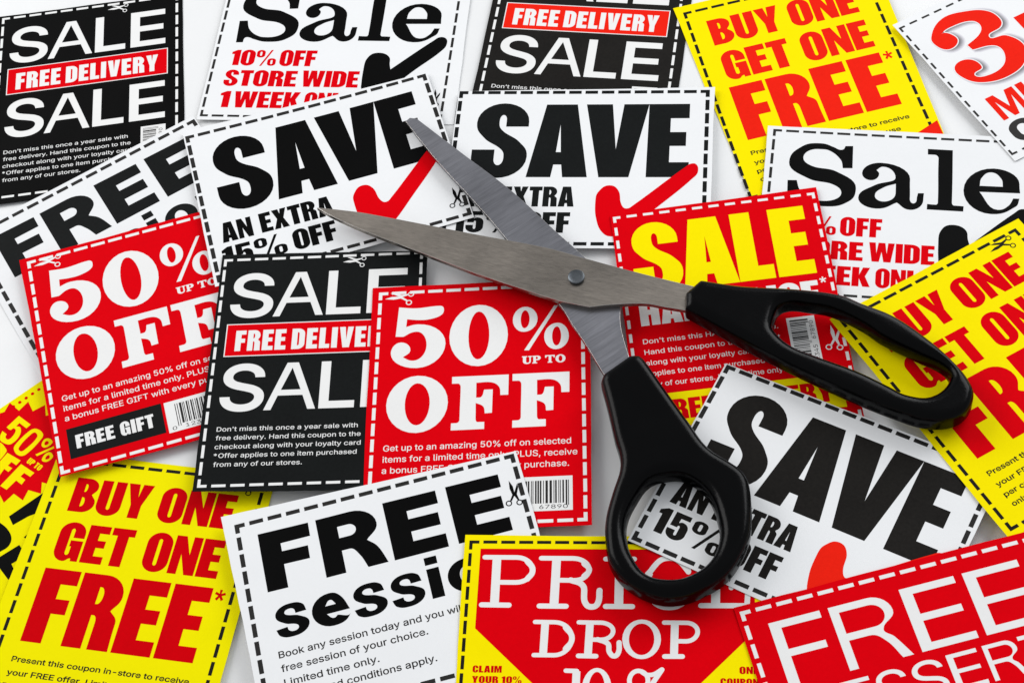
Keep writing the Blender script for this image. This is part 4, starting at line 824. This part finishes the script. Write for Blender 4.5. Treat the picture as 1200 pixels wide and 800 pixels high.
# ------------------------------------------------------------------ the coupons
BG, RG = 'black', 'red'
gA, gB, gC, gD, gE, gF = ('black free delivery sale coupons', 'white ten per cent off coupons', 'white save fifteen per cent coupons',
                          'yellow buy one get one free coupons', 'red fifty per cent off coupons', 'white free session coupons')
c = Card('A1', 'black', [(-2, -1.5), (68.6, -1), (69.4, 90.3), (-2, 90)], 'jet black sale coupon with red free delivery banner in the far left corner', gA); design_A(c)
c = Card('A2', 'brown', [(-2.2, -2), (70.5, -2), (69.3, 90), (-3, 90)], 'sheen-painted black sale coupon at the far edge, lower part under a white save coupon', gA); design_A(c)
c = Card('A3', 'grey', [(-1.3, -2.4), (68.4, -.9), (68.8, 90.3), (-1.8, 88.8)], 'sheen-painted black coupon with free delivery banner lying between the two red fifty per cent coupons', gA); design_A(c)
c = Card('B1', 'white', [(-1.2, -2), (91, -2), (92, 68.4), (-1.4, 68.4)], 'white ten per cent off coupon between two black sale coupons at the far edge', gB); design_B(c, 'black')
c = Card('B2', 'white', [(-2.4, -1.8), (90, -2.4), (90, 69), (-2, 69)], 'white ten per cent off coupon partly under the red half price coupon', gB); design_B(c, 'black')
c = Card('C1', 'white', [(-1.2, -3.4), (88.4, -1.3), (88, 68.5), (-1.7, 68.5)], 'white save coupon with red check mark turned anticlockwise, under both scissor blade tips', gC); design_C(c, 'black')
c = Card('C2', 'white', [(-1.1, -.7), (89.4, -2), (89, 68.4), (-.8, 68.2)], 'white save coupon lying level, lower scissor blade across its bottom left corner', gC); design_C(c, 'grey')
c = Card('C3', 'white', [(-1.2, -1), (89, -1.5), (88.5, 69), (-1.4, 67.9)], 'white save coupon turned clockwise, seen through the round scissor handle', gC); design_C(c, 'brown')
c = Card('D1', 'yellow', [(-3.4, -3.7), (71.6, -3), (69.2, 89), (.4, 88)], 'yellow buy one get one free coupon at the far edge with its right side showing', gD); design_D(c, 'scarlet', 'brown')
c = Card('D2', 'yellow', [(-2.8, -2.7), (70.1, -3.2), (69.6, 89), (-2.3, 89.7)], 'yellow buy one get one free coupon on the right under the long oval scissor handle', gD); design_D(c, 'red', 'brown')
c = Card('D3', 'yellow2', [(-3, -3), (69.6, -2), (70.4, 89), (-5, 89)], 'yellow buy one get one free coupon in the near left corner', gD, 0.12); design_D(c, 'deep_shaded_red', 'brown')
c = Card('E1', 'red', [(-3, -2.2), (69, -2), (69, 89), (-1, 88.2)], 'red fifty per cent off coupon with black free gift panel, left of sheen-painted coupon', gE); design_E(c)
c = Card('E2', 'red', [(-2.8, -2.6), (68.9, -2.4), (68.3, 88.9), (-1.8, 88.7)], 'red fifty per cent off coupon in the middle, scissors above its right corner', gE); design_E(c)
c = Card('F1', 'white', [(-2.5, -2.5), (88, -2.2), (88.5, 68.6), (-2.5, 69)], 'white free session coupon mostly under the left red fifty per cent coupon', gF); design_F(c, 'grey')
c = Card('F2', 'white', [(-4.3, -4.7), (88.5, -1.4), (89, 68.6), (-1.9, 69)], 'white free session coupon at the near edge beside the price drop coupon', gF); design_F(c, 'black')
c = Card('G1', 'red', [(-1.3, -1.4), (67.9, -2.6), (67.5, 88.4), (-1.6, 88.6)], 'red half price coupon with large yellow sale lettering under the scissor handles'); design_G(c)
c = Card('H1', 'yellow', [(-1.9, -2.4), (88.6, -1.8), (88.8, 69), (-1.4, 69)], 'yellow and red price drop coupon at the near edge below the round scissor handle'); design_H(c)
c = Card('I1', 'red', [(-1.8, -2.3), (88.8, -2.6), (89, 69), (-2, 69)], 'red free dessert coupon with thin white lettering in the near right corner'); design_I(c)
c = Card('J1', 'white', [(-1.3, -2.7), (89, -2.5), (89, 69), (-.9, 69.3)], 'white coupon with a big scarlet figure 3 in the far right corner'); design_J(c)

def card_K():
    # its own frame: x runs along the fitted v axis, y against the fitted u axis
    x, y, t, cc, a, b, p, q = PLACE['K1']
    W, H = PA, PB
    # fitted-frame point (u=222, v=0) is this card's top-left
    lx, ly = 222 - W / 2, H / 2
    wx = x + lx * math.cos(t) - ly * math.sin(t); wy = y + lx * math.sin(t) + ly * math.cos(t)
    t2 = t - math.pi / 2
    ox, oy = W / 2, -H / 2                                # centre from top-left in the local frame
    cx = wx + ox * math.cos(t2) - oy * math.sin(t2); cy = wy + ox * math.sin(t2) + oy * math.cos(t2)
    PLACE['K1'] = (cx, cy, t2, 0.02, 0, 0, 0, 0)
    c = Card('K1', 'yellow2', [(-2.4, -4), (68, -4), (68, 84), (-2.4, 84)], 'yellow coupon with jagged red star in the near left corner under two other coupons')
    design_K(c)
card_K()

# ------------------------------------------------------------------ scissors
sc = bpy.data.objects.new('scissors', None); col.objects.link(sc)
sc.location = (24.1 * MM, 350.6 * MM, 4.0 * MM)
sc['label'] = 'open steel scissors with black plastic handles lying across the coupons'
sc['category'] = 'scissors'
OX, OY, OZ = 24.1, 350.6, 4.0

def link_part(name, me, mat, parent=sc):
    me.materials.append(MAT[mat])
    o = bpy.data.objects.new(name, me); col.objects.link(o); o.parent = parent
    return o

def blade(name, pts, zf, th, mat, bevel=0.16):
    P = smooth([(x, y, f) for x, y, f in pts], seg=5)
    bm = bmesh.new()
    top = [bm.verts.new(((p[0] - OX) * MM, (p[1] - OY) * MM, (zf(p) - OZ) * MM)) for p in P]
    f = bm.faces.new(top); bm.normal_update()
    if f.normal.z < 0: f.normal_flip()
    r = bmesh.ops.extrude_face_region(bm, geom=[f])
    # the extruded copy becomes the top, the original ring is pushed down
    for v in top: v.co.z -= th * MM
    bmesh.ops.recalc_face_normals(bm, faces=bm.faces[:])
    me = bpy.data.meshes.new(name); bm.to_mesh(me); bm.free()
    o = link_part(name, me, mat)
    mo = o.modifiers.new('bevel', 'BEVEL'); mo.width = bevel * MM; mo.segments = 2; mo.limit_method = 'ANGLE'; mo.angle_limit = math.radians(35)
    me.materials.append(MAT['edge']); mo.material = 1
    return o

UB = [(-57.11, 400.92, ''), (-48.85, 397.7, 's'), (-40.39, 394.06, 's'), (-4.81, 375.9, 's'), (16.48, 365.16, 's'), (28.54, 357.53, ''), (44.44, 347.62, 's'), (64.3, 336.0, ''), (70.5, 332.2, ''), (67.9, 324.4, ''),
      (62.41, 326.83, ''), (49.86, 332.6, 's'), (44.06, 335.38, 's'), (34.21, 337.46, 's'), (26.33, 338.37, ''), (17.11, 343.02, ''), (3.21, 352.64, 's'), (-9.64, 361.77, 's'), (-25.25, 373.83, 's'), (-41.23, 386.17, 's'), (-52.01, 395.53, 's')]
LB = [(-22.91, 433.73, ''), (-21.26, 434.98, ''), (-18.94, 434.02, ''), (-5.69, 414.65, 's'), (9.04, 393.15, 's'), (20.44, 373.1, 's'), (29.3, 357.85, 's'), (33.81, 348.21, 's'), (36.13, 337.81, ''), (34.8, 330.46, 's'), (34.89, 321.9, 's'),
      (35.38, 315.73, ''), (35.94, 309.95, ''), (28.32, 305.01, ''), (27.0, 311.22, ''), (26.1, 313.74, 's'), (23.42, 323.39, 's'), (19.79, 334.46, 's'), (17.04, 343.1, 's'), (9.7, 359.01, 's'), (3.53, 375.09, 's'), (-3.1, 389.81, 's'), (-14.71, 413.97, 's')]
def zu(p):
    t = ((p[0] + 57.1) * 121.4 + (p[1] - 400.9) * -65.1) / (121.4 ** 2 + 65.1 ** 2)
    return 6.8 + 4.1 * t
def zl(p):
    t = ((p[0] + 22) * 53 + (p[1] - 434) * -128) / (53 ** 2 + 128 ** 2)
    return 5.0 + 4.9 * t
blade('upper_blade', UB, zu, 1.7, 'blade_top')
blade('lower_blade', LB, lambda p: zl(p) - 0.6, 1.7, 'blade_low', 0.04)

# rivet: a low drum with a rounded rim and a shallow dished head
def lathe(name, prof, loc, mat, n=48):
    bm = bmesh.new(); rings = []
    for r, z in prof:
        rings.append([bm.verts.new((r * MM * math.cos(2 * math.pi * k / n), r * MM * math.sin(2 * math.pi * k / n), z * MM)) for k in range(n)] if r > 0 else [bm.verts.new((0, 0, z * MM))])
    for a, b in zip(rings[:-1], rings[1:]):
        for k in range(n):
            if len(b) == 1: bm.faces.new((a[k], a[(k + 1) % n], b[0]))
            else: bm.faces.new((a[k], a[(k + 1) % n], b[(k + 1) % n], b[k]))
    for f in bm.faces: f.smooth = abs(f.normal.z) < 0.5
    me = bpy.data.meshes.new(name); bm.to_mesh(me); bm.free()
    o = link_part(name, me, mat); o.location = loc
    return o
zr = zu((24.1, 350.6)) - OZ
lathe('rivet', [(2.75, -0.3), (2.75, 0.0), (2.75, 0.8), (2.74, 0.86), (2.60, 0.98), (2.52, 0.99), (2.48, 0.97), (2.42, 0.94), (1.2, 0.94), (0, 0.94)], (0, 0, zr * MM), 'rivet')

# handles: signed distance body polygonised with surface nets
def poly_sdf(P, X, Y):
    P = np.array(P); n = len(P)
    d = np.full(X.shape, 1e9); inside = np.zeros(X.shape, bool)
    for i in range(n):
        a = P[i]; b = P[(i + 1) % n]; e = b - a
        wx = X - a[0]; wy = Y - a[1]
        t = np.clip((wx * e[0] + wy * e[1]) / (e @ e + 1e-12), 0, 1)
        d = np.minimum(d, (wx - e[0] * t) ** 2 + (wy - e[1] * t) ** 2)
        c = ((a[1] > Y) != (b[1] > Y))
        with np.errstate(divide='ignore', invalid='ignore'):
            xi = e[0] * (Y - a[1]) / (e[1] if e[1] != 0 else 1e-12) + a[0]
        inside ^= c & (X < xi)
    d = np.sqrt(d)
    return np.where(inside, -d, d)

def surface_nets(F, org, st):
    S = F < 0; nx, ny, nz = F.shape
    cs = [S[i:nx - 1 + i, j:ny - 1 + j, k:nz - 1 + k] for i in (0, 1) for j in (0, 1) for k in (0, 1)]
    cnt = sum(c.astype(int) for c in cs)
    act = (cnt > 0) & (cnt < 8)
    idx = -np.ones(act.shape, int); I = np.argwhere(act); idx[tuple(I.T)] = np.arange(len(I))
    acc = np.zeros((len(I), 3)); num = np.zeros(len(I))
    corners = [(i, j, k) for i in (0, 1) for j in (0, 1) for k in (0, 1)]
    for a in corners:
        for ax in range(3):
            if a[ax] == 1: continue
            b = list(a); b[ax] = 1
            fa = F[I[:, 0] + a[0], I[:, 1] + a[1], I[:, 2] + a[2]]; fb = F[I[:, 0] + b[0], I[:, 1] + b[1], I[:, 2] + b[2]]
            m = (fa < 0) != (fb < 0)
            t = np.where(m, fa / (fa - fb + 1e-20), 0)
            p = np.tile(np.array(a, float), (len(I), 1)); p[:, ax] += t
            acc[m] += p[m]; num[m] += 1
    V = (I + acc / num[:, None]) * st + org
    Q = []
    for ax in range(3):
        u, w = [(1, 2), (2, 0), (0, 1)][ax]
        sl0 = [slice(None)] * 3; sl1 = [slice(None)] * 3
        sl0[ax] = slice(0, -1); sl1[ax] = slice(1, None)
        ch = S[tuple(sl0)] != S[tuple(sl1)]
        E = np.argwhere(ch)
        E = E[(E[:, u] > 0) & (E[:, w] > 0)]
        E = E[(E[:, u] < F.shape[u] - 1) & (E[:, w] < F.shape[w] - 1)]
        def cell(du, dw):
            C = E.copy(); C[:, u] -= du; C[:, w] -= dw; return idx[tuple(C.T)]
        q = np.stack([cell(1, 1), cell(0, 1), cell(0, 0), cell(1, 0)], 1)
        s0 = S[tuple(E.T)]
        q[~s0] = q[~s0][:, ::-1]
        Q.append(q)
    return V, np.concatenate(Q)

def handle(name, outer, hole, neck_axis, zb, zt, st=0.55):
    OUT = smooth([(x, y, 's') if k not in neck_axis else (x, y, '') for k, (x, y) in enumerate(outer)], seg=4)
    HOL = smooth([(x, y, 's') for x, y in hole], seg=4)
    A = np.array(OUT); lo = A.min(0) - 2; hi = A.max(0) + 2
    xs = np.arange(lo[0], hi[0], st); ys = np.arange(lo[1], hi[1], st); zs = np.arange(zb - 1.6, zt + 1.6, st)
    X, Y = np.meshgrid(xs, ys, indexing='ij')
    do = poly_sdf(OUT, X, Y)[:, :, None]; dh = poly_sdf(HOL, X, Y)[:, :, None]
    zc = (zb + zt) / 2; hh = (zt - zb) / 2
    Z = zs[None, None, :]
    k = np.clip((Z - zc) / hh, -1, 1)
    d_out = do - 0.25 + 0.5 * np.clip(k, 0, 1) ** 2                 # walls lean in a little toward the top
    d_hole = -(dh + 0.35 - 0.9 * np.clip(k + 0.1, 0, 1) ** 1.6)       # scooped finger opening, wider at the top
    r = 2.3
    a = np.maximum(d_out, d_hole)
    # smooth union of the two walls into the ring body
    kk = 1.2; h = np.clip(0.5 + 0.5 * (d_out - d_hole) / kk, 0, 1)
    a = d_out * h + d_hole * (1 - h) + kk * h * (1 - h)
    # ring narrows in height at its thin places: rounded box in section
    w0 = a + r; w1 = np.abs(Z - zc) - hh + r
    F = np.minimum(np.maximum(w0, w1), 0) + np.sqrt(np.maximum(w0, 0) ** 2 + np.maximum(w1, 0) ** 2) - r
    V, Qd = surface_nets(F, np.array([xs[0], ys[0], zs[0]]), st)
    V = (V - [OX, OY, OZ]) * MM
    me = bpy.data.meshes.new(name)
    me.from_pydata(V.tolist(), [], Qd.tolist()); me.validate(); me.update()
    for p in me.polygons: p.use_smooth = True
    o = link_part(name, me, 'plastic')
    sm = o.modifiers.new('smooth', 'SMOOTH'); sm.factor = 0.5; sm.iterations = 4
    return o

H1_OUT = [(62.52, 339.21), (74.92, 334.01), (90.32, 329.52), (104.0, 324.12), (109.62, 319.55), (118.09, 312.73), (126.69, 301.12), (131.74, 291.46), (133.8, 285.09), (133.72, 280.47), (129.92, 275.12), (124.04, 273.4), (117.01, 275.1), (109.84, 279.7), (100.17, 287.19), (87.44, 298.28), (74.48, 310.42), (61.42, 323.79), (55.76, 329.71), (56.9, 335.2)]
H1_HOLE = [(81.01, 318.41), (85.9, 325.08), (95.49, 322.62), (100.61, 320.03), (108.35, 312.83), (113.0, 306.74), (122.01, 298.16), (128.23, 292.01), (128.69, 287.15), (121.5, 282.43), (114.36, 284.56), (110.07, 288.59), (101.98, 295.99), (90.23, 304.59), (84.36, 309.51), (81.09, 315.39)]
H2_OUT = [(35.45, 315.92), (38.31, 315.3), (39.52, 313.1), (43.25, 302.53), (48.39, 288.31), (52.26, 278.5), (59.04, 270.79), (61.15, 266.92), (61.07, 260.71), (58.81, 249.95), (55.47, 243.46), (48.9, 236.4), (40.6, 232.9), (33.9, 231.9), (27.5, 233.5), (20.3, 239.4), (16.75, 246.71), (16.69, 254.24), (18.12, 261.54), (21.75, 269.91), (24.9, 276.19), (26.0, 281.24), (25.6, 288.0), (25.45, 298.92), (25.01, 308.52), (26.2, 310.9)]
H2_HOLE = [(39.8, 272.52), (33.0, 271.84), (27.64, 266.49), (23.75, 260.35), (22.47, 253.4), (23.41, 247.05), (26.18, 241.27), (31.88, 238.45), (38.09, 238.31), (45.03, 241.64), (49.44, 248.27), (50.44, 255.45), (49.17, 264.11), (44.52, 270.65)]
handle('oval_handle', H1_OUT, H1_HOLE, (0, 18, 19), 5.2, 13.8)
handle('round_handle', H2_OUT, H2_HOLE, (0, 1, 25, 24), 5.2, 13.8)
